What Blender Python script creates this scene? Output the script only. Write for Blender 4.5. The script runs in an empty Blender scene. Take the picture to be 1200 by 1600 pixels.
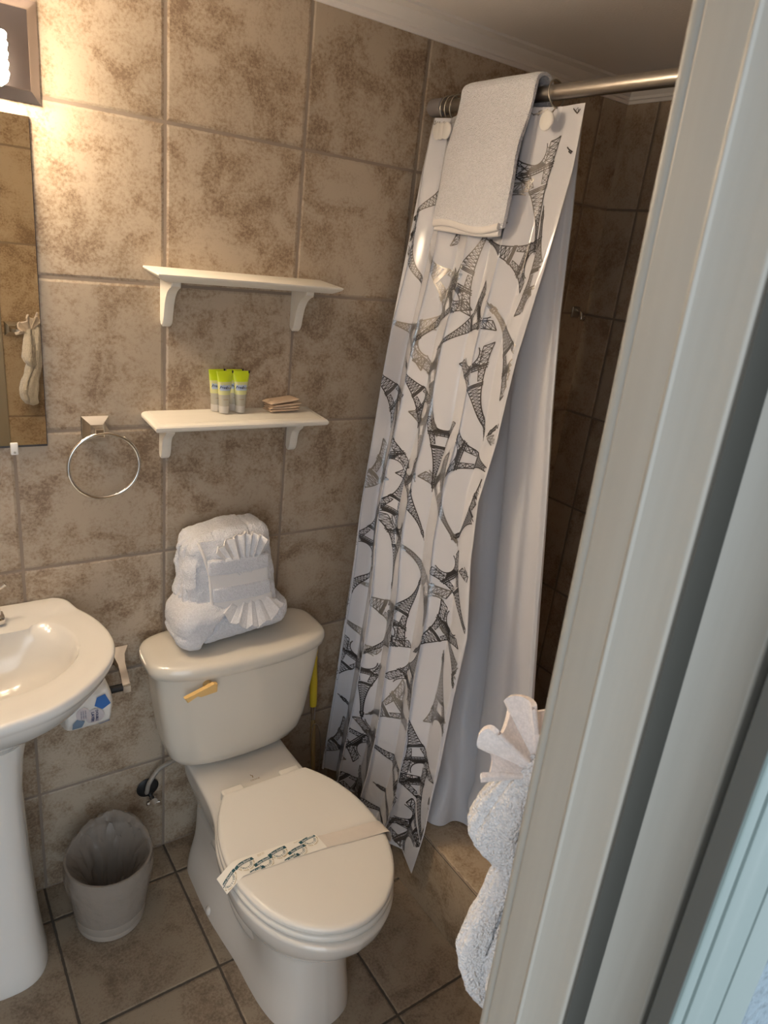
import bpy, bmesh, math, random
from mathutils import Vector, Matrix, noise
random.seed(7)
PI = math.pi
sc = bpy.context.scene
COL = sc.collection

# ------------------------------------------------------------ camera
def make_camera():
    yaw, pit, rol = 0.6348823, -0.3527681, 0.1175292
    cy, sy, cp, sp, cr, sr = math.cos(yaw), math.sin(yaw), math.cos(pit), math.sin(pit), math.cos(rol), math.sin(rol)
    f = Vector((sy*cp, cy*cp, sp)); r = Vector((cy, -sy, 0)); u = r.cross(f)
    r2 = cr*r + sr*u; u2 = -sr*r + cr*u
    cd = bpy.data.cameras.new('camera'); co = bpy.data.objects.new('camera', cd); COL.objects.link(co)
    m = Matrix((r2, u2, -f)).transposed().to_4x4(); m.translation = Vector((-0.5455, -1.6849, 1.7975))
    co.matrix_world = m
    cd.sensor_fit = 'VERTICAL'; cd.sensor_height = 36.0; cd.sensor_width = 27.0
    cd.lens = 1105.2/1600*36
    cd.clip_start = 0.02
    cd.dof.use_dof = True; cd.dof.focus_distance = 1.75; cd.dof.aperture_fstop = 18
    sc.camera = co
make_camera()

# ------------------------------------------------------------ world / exposure
W = bpy.data.worlds.new('daylight'); sc.world = W; W.use_nodes = True
bg = W.node_tree.nodes['Background']
bg.inputs[0].default_value = (0.80, 0.90, 1.0, 1); bg.inputs[1].default_value = 2.3
LAMP_E = 78.0
vs = sc.view_settings
sc.display_settings.display_device = 'sRGB'
vs.view_transform = 'Standard'; vs.look = 'None'; vs.gamma = 1.0; vs.use_curve_mapping = False; vs.exposure = 0.30
def portal():
    l = bpy.data.lights.new('doorway_daylight', 'AREA'); l.shape = 'RECTANGLE'; l.size = 0.76; l.size_y = 2.05
    l.cycles.is_portal = True
    o = bpy.data.objects.new('doorway_daylight', l); COL.objects.link(o)
    o.location = (-0.625, -1.60, 1.02); o.rotation_euler = (PI/2, 0, 0)
    o.rotation_euler = Vector((0, 1, 0)).to_track_quat('-Z', 'Z').to_euler()
portal()

# ------------------------------------------------------------ material helpers
def nodes_of(name):
    m = bpy.data.materials.new(name); m.use_nodes = True
    return m, m.node_tree, m.node_tree.nodes['Principled BSDF']
def N(nt, t, **kw):
    n = nt.nodes.new(t)
    for k, v in kw.items(): setattr(n, k, v)
    return n
def mth(nt, op, a, b=None, c=None):
    n = N(nt, 'ShaderNodeMath', operation=op)
    for i, v in enumerate((a, b, c)):
        if v is None: continue
        if isinstance(v, (int, float)): n.inputs[i].default_value = v
        else: nt.links.new(v, n.inputs[i])
    return n.outputs[0]
def bump(nt, bs, height, strength=0.3, dist=0.002, normal=None):
    b = N(nt, 'ShaderNodeBump'); b.inputs['Strength'].default_value = strength; b.inputs['Distance'].default_value = dist
    nt.links.new(height, b.inputs['Height'])
    if normal is not None: nt.links.new(normal, b.inputs['Normal'])
    nt.links.new(b.outputs[0], bs.inputs['Normal'])
    return b.outputs[0]
def mat(name, col, rough=0.5, metal=0.0, coat=0.0, nscale=0, nstr=0.2, ndist=0.001, var=0.0, spec=0.5, vscale=4.0):
    m, nt, bs = nodes_of(name)
    bs.inputs['Base Color'].default_value = (*col, 1); bs.inputs['Roughness'].default_value = rough
    bs.inputs['Metallic'].default_value = metal; bs.inputs['Coat Weight'].default_value = coat
    bs.inputs['Coat Roughness'].default_value = 0.08
    bs.inputs['Specular IOR Level'].default_value = spec
    tc = N(nt, 'ShaderNodeNewGeometry')
    n1 = N(nt, 'ShaderNodeTexNoise'); n1.inputs['Scale'].default_value = vscale; n1.inputs['Detail'].default_value = 4
    nt.links.new(tc.outputs['Position'], n1.inputs['Vector'])
    mx = N(nt, 'ShaderNodeMix', data_type='RGBA')
    mx.inputs[6].default_value = (*[c*(1-var) for c in col], 1); mx.inputs[7].default_value = (*[min(1, c*(1+var)) for c in col], 1)
    nt.links.new(n1.outputs[0], mx.inputs[0]); nt.links.new(mx.outputs[2], bs.inputs['Base Color'])
    if nscale:
        n2 = N(nt, 'ShaderNodeTexNoise'); n2.inputs['Scale'].default_value = nscale; n2.inputs['Detail'].default_value = 2
        nt.links.new(tc.outputs['Position'], n2.inputs['Vector'])
        bump(nt, bs, n2.outputs[0], nstr, ndist)
    return m

def tile_mat(name, ax, ay, ox=0.0, oy=0.0, pitch=0.3333, light=(0.45, 0.37, 0.28), mid=(0.335, 0.252, 0.172), dark=(0.22, 0.152, 0.10),
             grout=(0.27, 0.215, 0.17), gw=0.011, rough=0.42, gy=None):
    m, nt, bs = nodes_of(name); L = nt.links
    g = N(nt, 'ShaderNodeNewGeometry'); s = N(nt, 'ShaderNodeSeparateXYZ'); L.new(g.outputs['Position'], s.inputs[0])
    u = mth(nt, 'DIVIDE', mth(nt, 'SUBTRACT', s.outputs[ax], ox), pitch); v = mth(nt, 'DIVIDE', mth(nt, 'SUBTRACT', s.outputs[ay], oy), pitch)
    wob = N(nt, 'ShaderNodeTexNoise'); wob.inputs['Scale'].default_value = 55; L.new(g.outputs['Position'], wob.inputs['Vector'])
    w = mth(nt, 'MULTIPLY', mth(nt, 'SUBTRACT', wob.outputs[0], 0.5), 0.010)
    d = mth(nt, 'MINIMUM', mth(nt, 'PINGPONG', u, 0.5), mth(nt, 'PINGPONG', v, 0.5))
    d = mth(nt, 'ADD', d, w)
    edge = N(nt, 'ShaderNodeMapRange'); edge.interpolation_type = 'SMOOTHSTEP'
    edge.inputs[1].default_value = gw*0.75; edge.inputs[2].default_value = gw*1.25; L.new(d, edge.inputs[0])
    prof = N(nt, 'ShaderNodeMapRange'); prof.interpolation_type = 'SMOOTHSTEP'
    prof.inputs[1].default_value = gw*0.6; prof.inputs[2].default_value = gw*2.6; L.new(d, prof.inputs[0])
    c = N(nt, 'ShaderNodeCombineXYZ'); L.new(mth(nt, 'FLOOR', u), c.inputs[0]); L.new(mth(nt, 'FLOOR', v), c.inputs[1])
    wn = N(nt, 'ShaderNodeTexWhiteNoise'); wn.noise_dimensions = '3D'; L.new(c.outputs[0], wn.inputs['Vector'])
    off = N(nt, 'ShaderNodeVectorMath', operation='MULTIPLY_ADD'); L.new(wn.outputs['Color'], off.inputs[0])
    off.inputs[1].default_value = (9, 9, 9); L.new(g.outputs['Position'], off.inputs[2])
    n1 = N(nt, 'ShaderNodeTexNoise'); n1.inputs['Scale'].default_value = 8.5; n1.inputs['Detail'].default_value = 9; n1.inputs['Roughness'].default_value = 0.66
    n1.inputs['Distortion'].default_value = 0.6
    L.new(off.outputs[0], n1.inputs['Vector'])
    n2 = N(nt, 'ShaderNodeTexNoise'); n2.inputs['Scale'].default_value = 150; n2.inputs['Detail'].default_value = 6; n2.inputs['Roughness'].default_value = 0.7
    L.new(off.outputs[0], n2.inputs['Vector'])
    n3 = N(nt, 'ShaderNodeTexNoise'); n3.inputs['Scale'].default_value = 22; n3.inputs['Detail'].default_value = 6
    L.new(off.outputs[0], n3.inputs['Vector'])
    fac = mth(nt, 'ADD', mth(nt, 'MULTIPLY', n2.outputs[0], 0.36), mth(nt, 'MULTIPLY', n1.outputs[0], 0.48))
    fac = mth(nt, 'ADD', fac, mth(nt, 'MULTIPLY', n3.outputs[0], 0.16))
    r = N(nt, 'ShaderNodeValToRGB'); r.color_ramp.interpolation = 'EASE'
    e = r.color_ramp.elements; e[0].position = 0.40; e[0].color = (*dark, 1); e[1].position = 0.55; e[1].color = (*light, 1)
    em = e.new(0.468); em.color = (*mid, 1)
    em = e.new(0.492); em.color = (*[0.45*a+0.55*b for a, b in zip(mid, light)], 1)
    L.new(fac, r.inputs[0])
    hv = N(nt, 'ShaderNodeHueSaturation'); L.new(r.outputs[0], hv.inputs['Color'])
    L.new(mth(nt, 'ADD', mth(nt, 'MULTIPLY', wn.outputs['Value'], 0.16), 0.92), hv.inputs['Value'])
    mx = N(nt, 'ShaderNodeMix', data_type='RGBA'); mx.inputs[6].default_value = (*grout, 1)
    L.new(edge.outputs[0], mx.inputs[0]); L.new(hv.outputs[0], mx.inputs[7]); L.new(mx.outputs[2], bs.inputs['Base Color'])
    bs.inputs['Roughness'].default_value = rough
    rr = mth(nt, 'SUBTRACT', 0.95, mth(nt, 'MULTIPLY', edge.outputs[0], 0.95-rough)); L.new(rr, bs.inputs['Roughness'])
    h = mth(nt, 'ADD', mth(nt, 'MULTIPLY', prof.outputs[0], 1.0), mth(nt, 'MULTIPLY', n2.outputs[0], 0.16))
    h = mth(nt, 'ADD', h, mth(nt, 'MULTIPLY', n3.outputs[0], 0.15))
    bump(nt, bs, h, 0.6, 0.003)
    return m

def cloth_mat(name, col=(0.80, 0.78, 0.77), scale=420, strength=0.95, dist=0.0040, flat=False):
    m, nt, bs = nodes_of(name); L = nt.links
    bs.inputs['Base Color'].default_value = (*col, 1); bs.inputs['Roughness'].default_value = 0.95
    bs.inputs['Sheen Weight'].default_value = 0.25; bs.inputs['Sheen Roughness'].default_value = 0.5; bs.inputs['Specular IOR Level'].default_value = 0.15
    tc = N(nt, 'ShaderNodeTexCoord')
    if flat:
        w = N(nt, 'ShaderNodeTexNoise'); w.inputs['Scale'].default_value = 60; w.inputs['Detail'].default_value = 3
        L.new(tc.outputs['Object'], w.inputs['Vector']); bump(nt, bs, w.outputs[0], 0.4, 0.003)
        return m
    v = N(nt, 'ShaderNodeTexVoronoi'); v.inputs['Scale'].default_value = scale; v.feature = 'F1'
    n2 = N(nt, 'ShaderNodeTexNoise'); n2.inputs['Scale'].default_value = scale*0.35; n2.inputs['Detail'].default_value = 4
    L.new(tc.outputs['Object'], v.inputs['Vector']); L.new(tc.outputs['Object'], n2.inputs['Vector'])
    h = mth(nt, 'ADD', mth(nt, 'MULTIPLY', v.outputs['Distance'], -0.6), n2.outputs[0])
    mx = N(nt, 'ShaderNodeMix', data_type='RGBA'); mx.inputs[6].default_value = (*[c*0.88 for c in col], 1); mx.inputs[7].default_value = (*col, 1)
    rm = N(nt, 'ShaderNodeMapRange'); rm.inputs[1].default_value = 0.0; rm.inputs[2].default_value = 0.4; L.new(h, rm.inputs[0])
    L.new(rm.outputs[0], mx.inputs[0]); L.new(mx.outputs[2], bs.inputs['Base Color'])
    bump(nt, bs, h, strength, dist)
    return m

def film_mat(name, col, trans=0.4, clear=0.3, rough=0.25, crinkle=0.0):
    m, nt, bs = nodes_of(name); L = nt.links
    out = nt.nodes['Material Output']
    bs.inputs['Base Color'].default_value = (*col, 1); bs.inputs['Roughness'].default_value = rough
    t = N(nt, 'ShaderNodeBsdfTranslucent'); t.inputs[0].default_value = (*col, 1)
    m1 = N(nt, 'ShaderNodeMixShader'); m1.inputs[0].default_value = trans
    L.new(bs.outputs[0], m1.inputs[1]); L.new(t.outputs[0], m1.inputs[2]); last = m1.outputs[0]
    if clear:
        tp = N(nt, 'ShaderNodeBsdfTransparent'); m2 = N(nt, 'ShaderNodeMixShader'); m2.inputs[0].default_value = clear
        L.new(last, m2.inputs[1]); L.new(tp.outputs[0], m2.inputs[2]); last = m2.outputs[0]
    L.new(last, out.inputs[0])
    if crinkle:
        tc = N(nt, 'ShaderNodeTexCoord'); n = N(nt, 'ShaderNodeTexNoise'); n.inputs['Scale'].default_value = crinkle; n.inputs['Detail'].default_value = 5
        L.new(tc.outputs['Object'], n.inputs['Vector']); b = bump(nt, bs, n.outputs[0], 0.7, 0.01); L.new(b, t.inputs['Normal'])
    return m

def emit_mat(name, col, strength):
    m, nt, bs = nodes_of(name); L = nt.links
    tc = N(nt, 'ShaderNodeTexCoord'); w = N(nt, 'ShaderNodeTexWave'); w.inputs['Scale'].default_value = 55; w.bands_direction = 'X'
    w.inputs['Distortion'].default_value = 2.0
    L.new(tc.outputs['Object'], w.inputs['Vector'])
    bs.inputs['Base Color'].default_value = (0.9, 0.85, 0.75, 1); bs.inputs['Roughness'].default_value = 0.1
    bs.inputs['Emission Color'].default_value = (*col, 1)
    L.new(mth(nt, 'ADD', mth(nt, 'MULTIPLY', w.outputs[0], strength*1.2), strength*0.35), bs.inputs['Emission Strength'])
    return m

def paint_grain(name, col, rough=0.5, axis='Z', amt=0.08, strength=0.3):
    m, nt, bs = nodes_of(name); L = nt.links
    g = N(nt, 'ShaderNodeNewGeometry'); mp = N(nt, 'ShaderNodeMapping')
    sca = {'Z': (160, 160, 6), 'X': (8, 160, 160)}[axis]
    mp.inputs['Scale'].default_value = sca; L.new(g.outputs['Position'], mp.inputs['Vector'])
    n = N(nt, 'ShaderNodeTexNoise'); n.inputs['Scale'].default_value = 1.0; n.inputs['Detail'].default_value = 4; L.new(mp.outputs[0], n.inputs['Vector'])
    mx = N(nt, 'ShaderNodeMix', data_type='RGBA'); mx.inputs[6].default_value = (*[c*(1-amt) for c in col], 1); mx.inputs[7].default_value = (*[c*(1+amt) for c in col], 1)
    L.new(n.outputs[0], mx.inputs[0]); L.new(mx.outputs[2], bs.inputs['Base Color'])
    bs.inputs['Roughness'].default_value = rough
    bump(nt, bs, n.outputs[0], strength, 0.0006)
    return m

M = {}
M['tile_back'] = tile_mat('tile_back_wall', 0, 2)
M['tile_side'] = tile_mat('tile_side_wall_shaded', 1, 2, ox=-0.12, light=(0.36, 0.29, 0.215), mid=(0.28, 0.21, 0.145), dark=(0.19, 0.13, 0.085), grout=(0.17, 0.135, 0.105))  # same tile as the back wall, with the shower's shade put into its colours
M['tile_front'] = tile_mat('tile_front_wall', 0, 2, ox=-0.165)
M['tile_floor'] = tile_mat('tile_floor', 0, 1, ox=-0.0, oy=-0.117, pitch=0.3385, light=(0.30, 0.24, 0.172), mid=(0.225, 0.17, 0.118), dark=(0.155, 0.11, 0.072), grout=(0.075, 0.06, 0.045), gw=0.0095, rough=0.45)
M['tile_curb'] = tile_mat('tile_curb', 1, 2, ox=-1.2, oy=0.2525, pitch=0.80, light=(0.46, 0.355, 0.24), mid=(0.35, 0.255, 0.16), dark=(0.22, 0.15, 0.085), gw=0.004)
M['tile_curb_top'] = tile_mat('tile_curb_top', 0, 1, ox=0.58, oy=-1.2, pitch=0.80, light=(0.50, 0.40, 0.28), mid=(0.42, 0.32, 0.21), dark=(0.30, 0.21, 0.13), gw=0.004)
M['ceiling'] = mat('ceiling_paint', (0.80, 0.76, 0.73), 0.85, nscale=180, nstr=0.35, ndist=0.0015, var=0.03)
M['moulding'] = mat('white_moulding', (0.78, 0.75, 0.72), 0.55, var=0.03)
M['porcelain'] = mat('porcelain', (0.72, 0.67, 0.58), 0.16, coat=0.4, var=0.02)
M['porcelain_sink'] = mat('porcelain_sink', (0.75, 0.725, 0.68), 0.14, coat=0.5, var=0.015)
M['porcelain_bowl'] = mat('porcelain_bowl', (0.73, 0.69, 0.63), 0.16, coat=0.4, var=0.02)
M['seat'] = mat('seat_plastic', (0.80, 0.76, 0.69), 0.32, var=0.015)
M['chrome'] = mat('chrome', (0.78, 0.76, 0.73), 0.12, metal=1.0)
M['plate'] = mat('polished_plate', (0.46, 0.42, 0.44), 0.18, metal=1.0)
M['nickel'] = mat('brushed_nickel', (0.42, 0.39, 0.35), 0.34, metal=1.0, nscale=300, nstr=0.05)
M['rodend'] = mat('grey_rod_cup', (0.22, 0.20, 0.20), 0.5)
M['darkmetal'] = mat('dark_ring_metal', (0.45, 0.42, 0.36), 0.3, metal=1.0)
M['terry'] = cloth_mat('terry', (0.88, 0.885, 0.93))
M['terry_pink'] = cloth_mat('terry_soft', (0.92, 0.90, 0.895), 380, 1.0, 0.0045)
M['weave'] = cloth_mat('flat_weave', (0.80, 0.77, 0.75), flat=True)
M['weave_pink'] = cloth_mat('flat_weave_washcloth', (0.88, 0.80, 0.76), 420, 0.45, 0.0018)
M['washcloth'] = cloth_mat('washcloth_weave', (0.82, 0.80, 0.80), 420, 0.5, 0.002)
M['shelf'] = paint_grain('shelf_paint', (0.76, 0.72, 0.64), 0.38, 'X', 0.05, 0.25)
M['jamb'] = paint_grain('jamb_paint', (0.285, 0.262, 0.222), 0.45, 'Z', 0.08, 0.35)
M['shade_strip'] = mat('painted_shade_strip', (0.052, 0.050, 0.042), 0.7, var=0.1)  # near-black colour painting the shade in the door frame's recesses
M['teal'] = mat('pale_teal_paint', (0.138, 0.175, 0.165), 0.4, nscale=60, nstr=0.1, var=0.04)
M['groove'] = mat('dark_groove', (0.06, 0.06, 0.065), 0.8)
M['stucco'] = mat('stucco', (0.15, 0.19, 0.215), 0.9, nscale=90, nstr=1.0, ndist=0.01, var=0.2, vscale=60)
M['ground'] = mat('deck_ground', (0.35, 0.35, 0.34), 0.8, var=0.1)
M['vinyl'] = film_mat('curtain_vinyl', (0.70, 0.71, 0.76), trans=0.10, clear=0.0, rough=0.15)
M['liner'] = film_mat('liner_vinyl', (0.78, 0.79, 0.83), trans=0.14, clear=0.0, rough=0.35)
M['ink_dark'] = mat('metallic_dark_ink', (0.10, 0.095, 0.095), 0.35, metal=0.75)
M['ink_silver'] = mat('metallic_silver_ink', (0.36, 0.355, 0.35), 0.28, metal=0.9)
M['white_plastic'] = mat('white_plastic', (0.80, 0.78, 0.75), 0.35)
M['bin'] = mat('bin_plastic', (0.37, 0.32, 0.27), 0.5, nscale=40, nstr=0.3, ndist=0.004, var=0.03)
M['bag'] = film_mat('bin_bag', (0.52, 0.46, 0.40), trans=0.45, clear=0.50, rough=0.16, crinkle=28)
M['yellow'] = mat('yellow_handle', (0.62, 0.46, 0.03), 0.35, var=0.08)
M['wood_stick'] = mat('wood_stick', (0.30, 0.20, 0.08), 0.6, var=0.15)
M['gold'] = mat('cream_lever', (0.80, 0.52, 0.20), 0.35, var=0.03)
M['black'] = mat('black_rubber', (0.015, 0.015, 0.015), 0.45)
M['hose'] = mat('braided_hose', (0.36, 0.33, 0.29), 0.45, metal=0.3, nscale=500, nstr=0.5)
M['mirror'] = mat('mirror_glass', (0.86, 0.80, 0.66), 0.01, metal=1.0)
M['mirror_edge'] = mat('mirror_edge', (0.05, 0.04, 0.035), 0.4)
M['paper_wrap'] = mat('tissue_wrap', (0.74, 0.71, 0.66), 0.6, nscale=35, nstr=0.5, ndist=0.006, var=0.03)
M['band_paper'] = mat('paper_band', (0.90, 0.86, 0.77), 0.6, var=0.02)
M['tissue'] = mat('tissue_band', (0.72, 0.65, 0.57), 0.75, nscale=50, nstr=0.4, ndist=0.003, var=0.04)
M['teal_ink'] = mat('teal_ink', (0.015, 0.085, 0.105), 0.6)
M['gold_ink'] = mat('gold_ink', (0.42, 0.30, 0.10), 0.6)
M['white_ink'] = mat('white_ink', (0.80, 0.80, 0.76), 0.6)
M['blue'] = mat('blue_print', (0.02, 0.13, 0.42), 0.5)
M['greyblue'] = mat('grey_blue_print', (0.18, 0.25, 0.34), 0.5)
M['navy'] = mat('navy_print', (0.03, 0.05, 0.14), 0.5)
M['mauve'] = mat('mauve_print', (0.56, 0.50, 0.50), 0.6)
M['lime'] = mat('lime_tube', (0.56, 0.68, 0.02), 0.3, coat=0.3)
M['lime_pale'] = mat('pale_lime_label', (0.62, 0.62, 0.28), 0.3)
M['clear_tube'] = film_mat('clear_tube', (0.72, 0.70, 0.60), trans=0.35, clear=0.35, rough=0.12)
M['cap_clear'] = film_mat('frosted_cap', (0.80, 0.78, 0.74), trans=0.4, clear=0.2, rough=0.2)
M['label_blue'] = mat('label_blue', (0.42, 0.50, 0.66), 0.4)
M['kraft'] = mat('kraft_wrapper', (0.62, 0.47, 0.34), 0.6, nscale=120, nstr=0.5, ndist=0.002, var=0.12, vscale=60)
M['lampglass'] = emit_mat('lit_crystal', (1.0, 0.80, 0.57), LAMP_E)

# ------------------------------------------------------------ object helpers
def tag(o, label=None, cat=None, group=None, kind=None):
    if label: o['label'] = label
    if cat: o['category'] = cat
    if group: o['group'] = group
    if kind: o['kind'] = kind
    return o
def thing(name, loc, label, cat, group=None):
    o = bpy.data.objects.new(name, None); COL.objects.link(o); o.location = loc; o.empty_display_size = 0.05
    return tag(o, label, cat, group)
def origin_of(p):
    v = Vector((0, 0, 0))
    while p is not None: v += Vector(p.location); p = p.parent
    return v
def mesh(name, verts, faces, mats, parent=None, mi=None, smooth=True, angle=40):
    """verts are given in world space"""
    off = origin_of(parent)
    if not parent and len(verts): off = Vector((0, 0, 0))
    me = bpy.data.meshes.new(name)
    me.from_pydata([tuple(Vector(v)-off) for v in verts], [], faces)
    if not isinstance(mats, (list, tuple)): mats = [mats]
    for m in mats: me.materials.append(m)
    if mi: me.polygons.foreach_set('material_index', mi)
    bm = bmesh.new(); bm.from_mesh(me); bmesh.ops.remove_doubles(bm, verts=bm.verts, dist=1e-6); bmesh.ops.recalc_face_normals(bm, faces=bm.faces)
    bm.to_mesh(me); bm.free()
    if smooth:
        me.polygons.foreach_set('use_smooth', [True]*len(me.polygons)); me.set_sharp_from_angle(angle=math.radians(angle))
    me.update()
    o = bpy.data.objects.new(name, me); COL.objects.link(o)
    if parent: o.parent = parent
    return o
def rebase(o):
    """put the origin of a single-mesh thing at the bottom centre of its mesh"""
    me = o.data; xs = [v.co.copy() for v in me.vertices]
    c = Vector((sum(v.x for v in xs)/len(xs), sum(v.y for v in xs)/len(xs), min(v.z for v in xs)))
    me.transform(Matrix.Translation(-c)); o.location = c
    return o
class G:
    """geometry collector"""
    def __init__(s): s.v = []; s.f = []; s.m = []
    def add(s, v, f, m=0):
        b = len(s.v); s.v += [Vector(q) for q in v]; s.f += [tuple(b+i for i in q) for q in f]; s.m += [m]*len(f); return s
    def obj(s, name, mats, parent=None, **k): return mesh(name, s.v, s.f, mats, parent, s.m, **k)
def box(x0, x1, y0, y1, z0, z1):
    v = [(x, y, z) for z in (z0, z1) for y in (y0, y1) for x in (x0, x1)]
    f = [(0, 2, 3, 1), (4, 5, 7, 6), (0, 1, 5, 4), (2, 6, 7, 3), (0, 4, 6, 2), (1, 3, 7, 5)]
    return v, f
def bevbox(x0, x1, y0, y1, z0, z1, r, seg=3):
    bm = bmesh.new(); bmesh.ops.create_cube(bm, size=1)
    for v in bm.verts: v.co = Vector(((x0+x1)/2+v.co.x*(x1-x0), (y0+y1)/2+v.co.y*(y1-y0), (z0+z1)/2+v.co.z*(z1-z0)))
    bmesh.ops.bevel(bm, geom=list(bm.edges), offset=r, segments=seg, profile=0.5, affect='EDGES')
    bm.verts.ensure_lookup_table()
    out = [v.co.copy() for v in bm.verts], [tuple(v.index for v in f.verts) for f in bm.faces]
    bm.free(); return out
def loft(rings, cap0=True, cap1=True, closed=True):
    n = len(rings[0]); v = [p for r in rings for p in r]; f = []
    for i in range(len(rings)-1):
        for j in range(n if closed else n-1):
            k = (j+1) % n; f.append((i*n+j, i*n+k, (i+1)*n+k, (i+1)*n+j))
    if cap0: f.append(tuple(range(n))[::-1])
    if cap1: f.append(tuple((len(rings)-1)*n+i for i in range(n)))
    return v, f
def frame(d):
    d = Vector(d).normalized(); a = Vector((0, 0, 1)) if abs(d.z) < 0.9 else Vector((1, 0, 0))
    x = d.cross(a).normalized(); return x, d.cross(x).normalized()
def tube(pts, r, n=12, closed=False, cap=True):
    pts = [Vector(p) for p in pts]; rs = r if isinstance(r, (list, tuple)) else [r]*len(pts); rings = []
    px = None
    for i, p in enumerate(pts):
        a = pts[i-1] if (i > 0 or closed) else p; b = pts[(i+1) % len(pts)] if (i < len(pts)-1 or closed) else p
        d = (b-a).normalized()
        if px is None: px, _ = frame(d)
        px = (px-d*px.dot(d)).normalized(); y = d.cross(px)
        rings.append([p+(px*math.cos(t)+y*math.sin(t))*rs[i] for t in [2*PI*k/n for k in range(n)]])
    if closed:
        v, f = loft(rings+[rings[0]], False, False); return v, f
    return loft(rings, cap, cap)
def lathe(prof, c, axis='Z', n=32):
    """prof: (r, h) list along axis from point c"""
    rings = []
    for r, h in prof:
        ring = []
        for k in range(n):
            t = 2*PI*k/n; a, b = r*math.cos(t), r*math.sin(t)
            ring.append(Vector(c)+{'Z': Vector((a, b, h)), 'Y': Vector((a, h, b)), 'X': Vector((h, a, b))}[axis])
        rings.append(ring)
    return loft(rings)
def catmull(P, n, closed=False):
    P = [Vector(p) for p in P]; out = []; m = len(P); segs = m if closed else m-1
    for i in range(segs):
        g = lambda k: P[k % m] if closed else P[max(0, min(m-1, k))]
        p0, p1, p2, p3 = g(i-1), g(i), g(i+1), g(i+2)
        for s in range(n):
            t = s/n; out.append(0.5*((2*p1)+(p2-p0)*t+(2*p0-5*p1+4*p2-p3)*t*t+(3*p1-p0-3*p2+p3)*t*t*t))
    if not closed: out.append(P[-1])
    return out
def half_outline(cx, half, z, n=6, mirror_back=True):
    """half: (dx, y) points from back to front tip; returns a closed ring"""
    pts = catmull([(a, b, 0) for a, b in half], n)
    L = [Vector((cx+p.x, p.y, z)) for p in pts]; R = [Vector((cx-p.x, p.y, z)) for p in reversed(pts[:-1])]
    return L+R
def superell(cx, cy, rx, ry, z, n=4.0, N_=64, front=0.0):
    out = []
    for k in range(N_):
        t = 2*PI*k/N_; c, s = math.cos(t), math.sin(t)
        x = math.copysign(abs(c)**(2/n), c); y = math.copysign(abs(s)**(2/n), s)
        yy = cy+ry*y
        if y < 0: yy += front*(x*x)*(-y)
        out.append(Vector((cx+rx*x, yy, z)))
    return out
def rbox(c, h, r, n=24, disp=None, shape=None):
    """rounded box as a dense grid; disp(p_unit, dirn, world)->offset along normal"""
    v = []; f = []; idx = {}
    c = Vector(c); h = Vector(h)
    faces6 = [(0, 1, 2), (0, 1, -2), (1, 2, 0), (1, 2, -0.5), (2, 0, 1), (2, 0, -1)]
    def pt(u, w, ax, sg):
        p = [0, 0, 0]; a, b = [(1, 2), (2, 0), (0, 1)][ax]; p[ax] = sg; p[a] = u; p[b] = w
        return p
    for ax in range(3):
        for sg in (-1, 1):
            g = []
            for i in range(n+1):
                row = []
                for j in range(n+1):
                    p = pt(-1+2*i/n, -1+2*j/n, ax, sg); key = tuple(round(q, 5) for q in p)
                    if key not in idx:
                        q = Vector((p[0]*h.x, p[1]*h.y, p[2]*h.z)); inn = Vector([max(-(h[k]-r), min(h[k]-r, q[k])) for k in range(3)])
                        d = q-inn; d = d.normalized() if d.length > 1e-9 else Vector((0, 0, 1))
                        w = inn+d*r
                        if disp: w = w+d*disp(Vector(p), d, w)
                        if shape: w = shape(w, Vector(p))
                        idx[key] = len(v); v.append(w+c)
                    row.append(idx[key])
                g.append(row)
            for i in range(n):
                for j in range(n): f.append((g[i][j], g[i+1][j], g[i+1][j+1], g[i][j+1]))
    return v, f
def fbm(p, s, o=0.0): return noise.noise(Vector(p)*s+Vector((o, o*1.7, -o)))
def text_geo(s, size, shear=0.0, bold=0.0):
    cu = bpy.data.curves.new('t', 'FONT'); cu.body = s; cu.size = size; cu.shear = shear; cu.offset = bold; cu.align_x = 'CENTER'; cu.align_y = 'CENTER'; cu.resolution_u = 2
    o = bpy.data.objects.new('t', cu); COL.objects.link(o)
    dg = bpy.context.evaluated_depsgraph_get(); me = o.evaluated_get(dg).to_mesh()
    v = [(q.co.x, q.co.y) for q in me.vertices]; f = [tuple(p.vertices) for p in me.polygons]
    o.evaluated_get(dg).to_mesh_clear(); bpy.data.objects.remove(o); bpy.data.curves.remove(cu)
    return v, f
def put2d(g, vf, fn, m=0):
    v, f = vf; g.add([fn(a, b) for a, b in v], f, m)
def copy_tree(o, loc=None, parent=None):
    c = o.copy(); COL.objects.link(c)
    if parent: c.parent = parent
    if loc is not None: c.location = loc
    for ch in [q for q in bpy.data.objects if q.parent == o]: copy_tree(ch, None, c)
    return c

# ------------------------------------------------------------ room shell
ZC = 2.35; YF = -1.475; XL = -1.08; XR = 1.45
def struct(name, vf, m, smooth=False):
    o = mesh(name, vf[0], vf[1], m, smooth=smooth); o['kind'] = 'structure'; return o
struct('wall_back', box(XL-0.1, XR+0.1, 0.0, 0.1, -0.1, ZC+0.1), M['tile_back'])
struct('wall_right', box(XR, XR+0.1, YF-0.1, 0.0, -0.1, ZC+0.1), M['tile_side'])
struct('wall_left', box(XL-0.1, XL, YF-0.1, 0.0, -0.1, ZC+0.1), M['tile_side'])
struct('ceiling', box(XL-0.1, XR+0.1, YF-0.1, 0.0, ZC, ZC+0.1), M['ceiling'])
struct('floor', box(XL-0.1, XR+0.1, YF-0.10, 0.1, -0.1, 0.0), M['tile_floor'])
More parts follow.
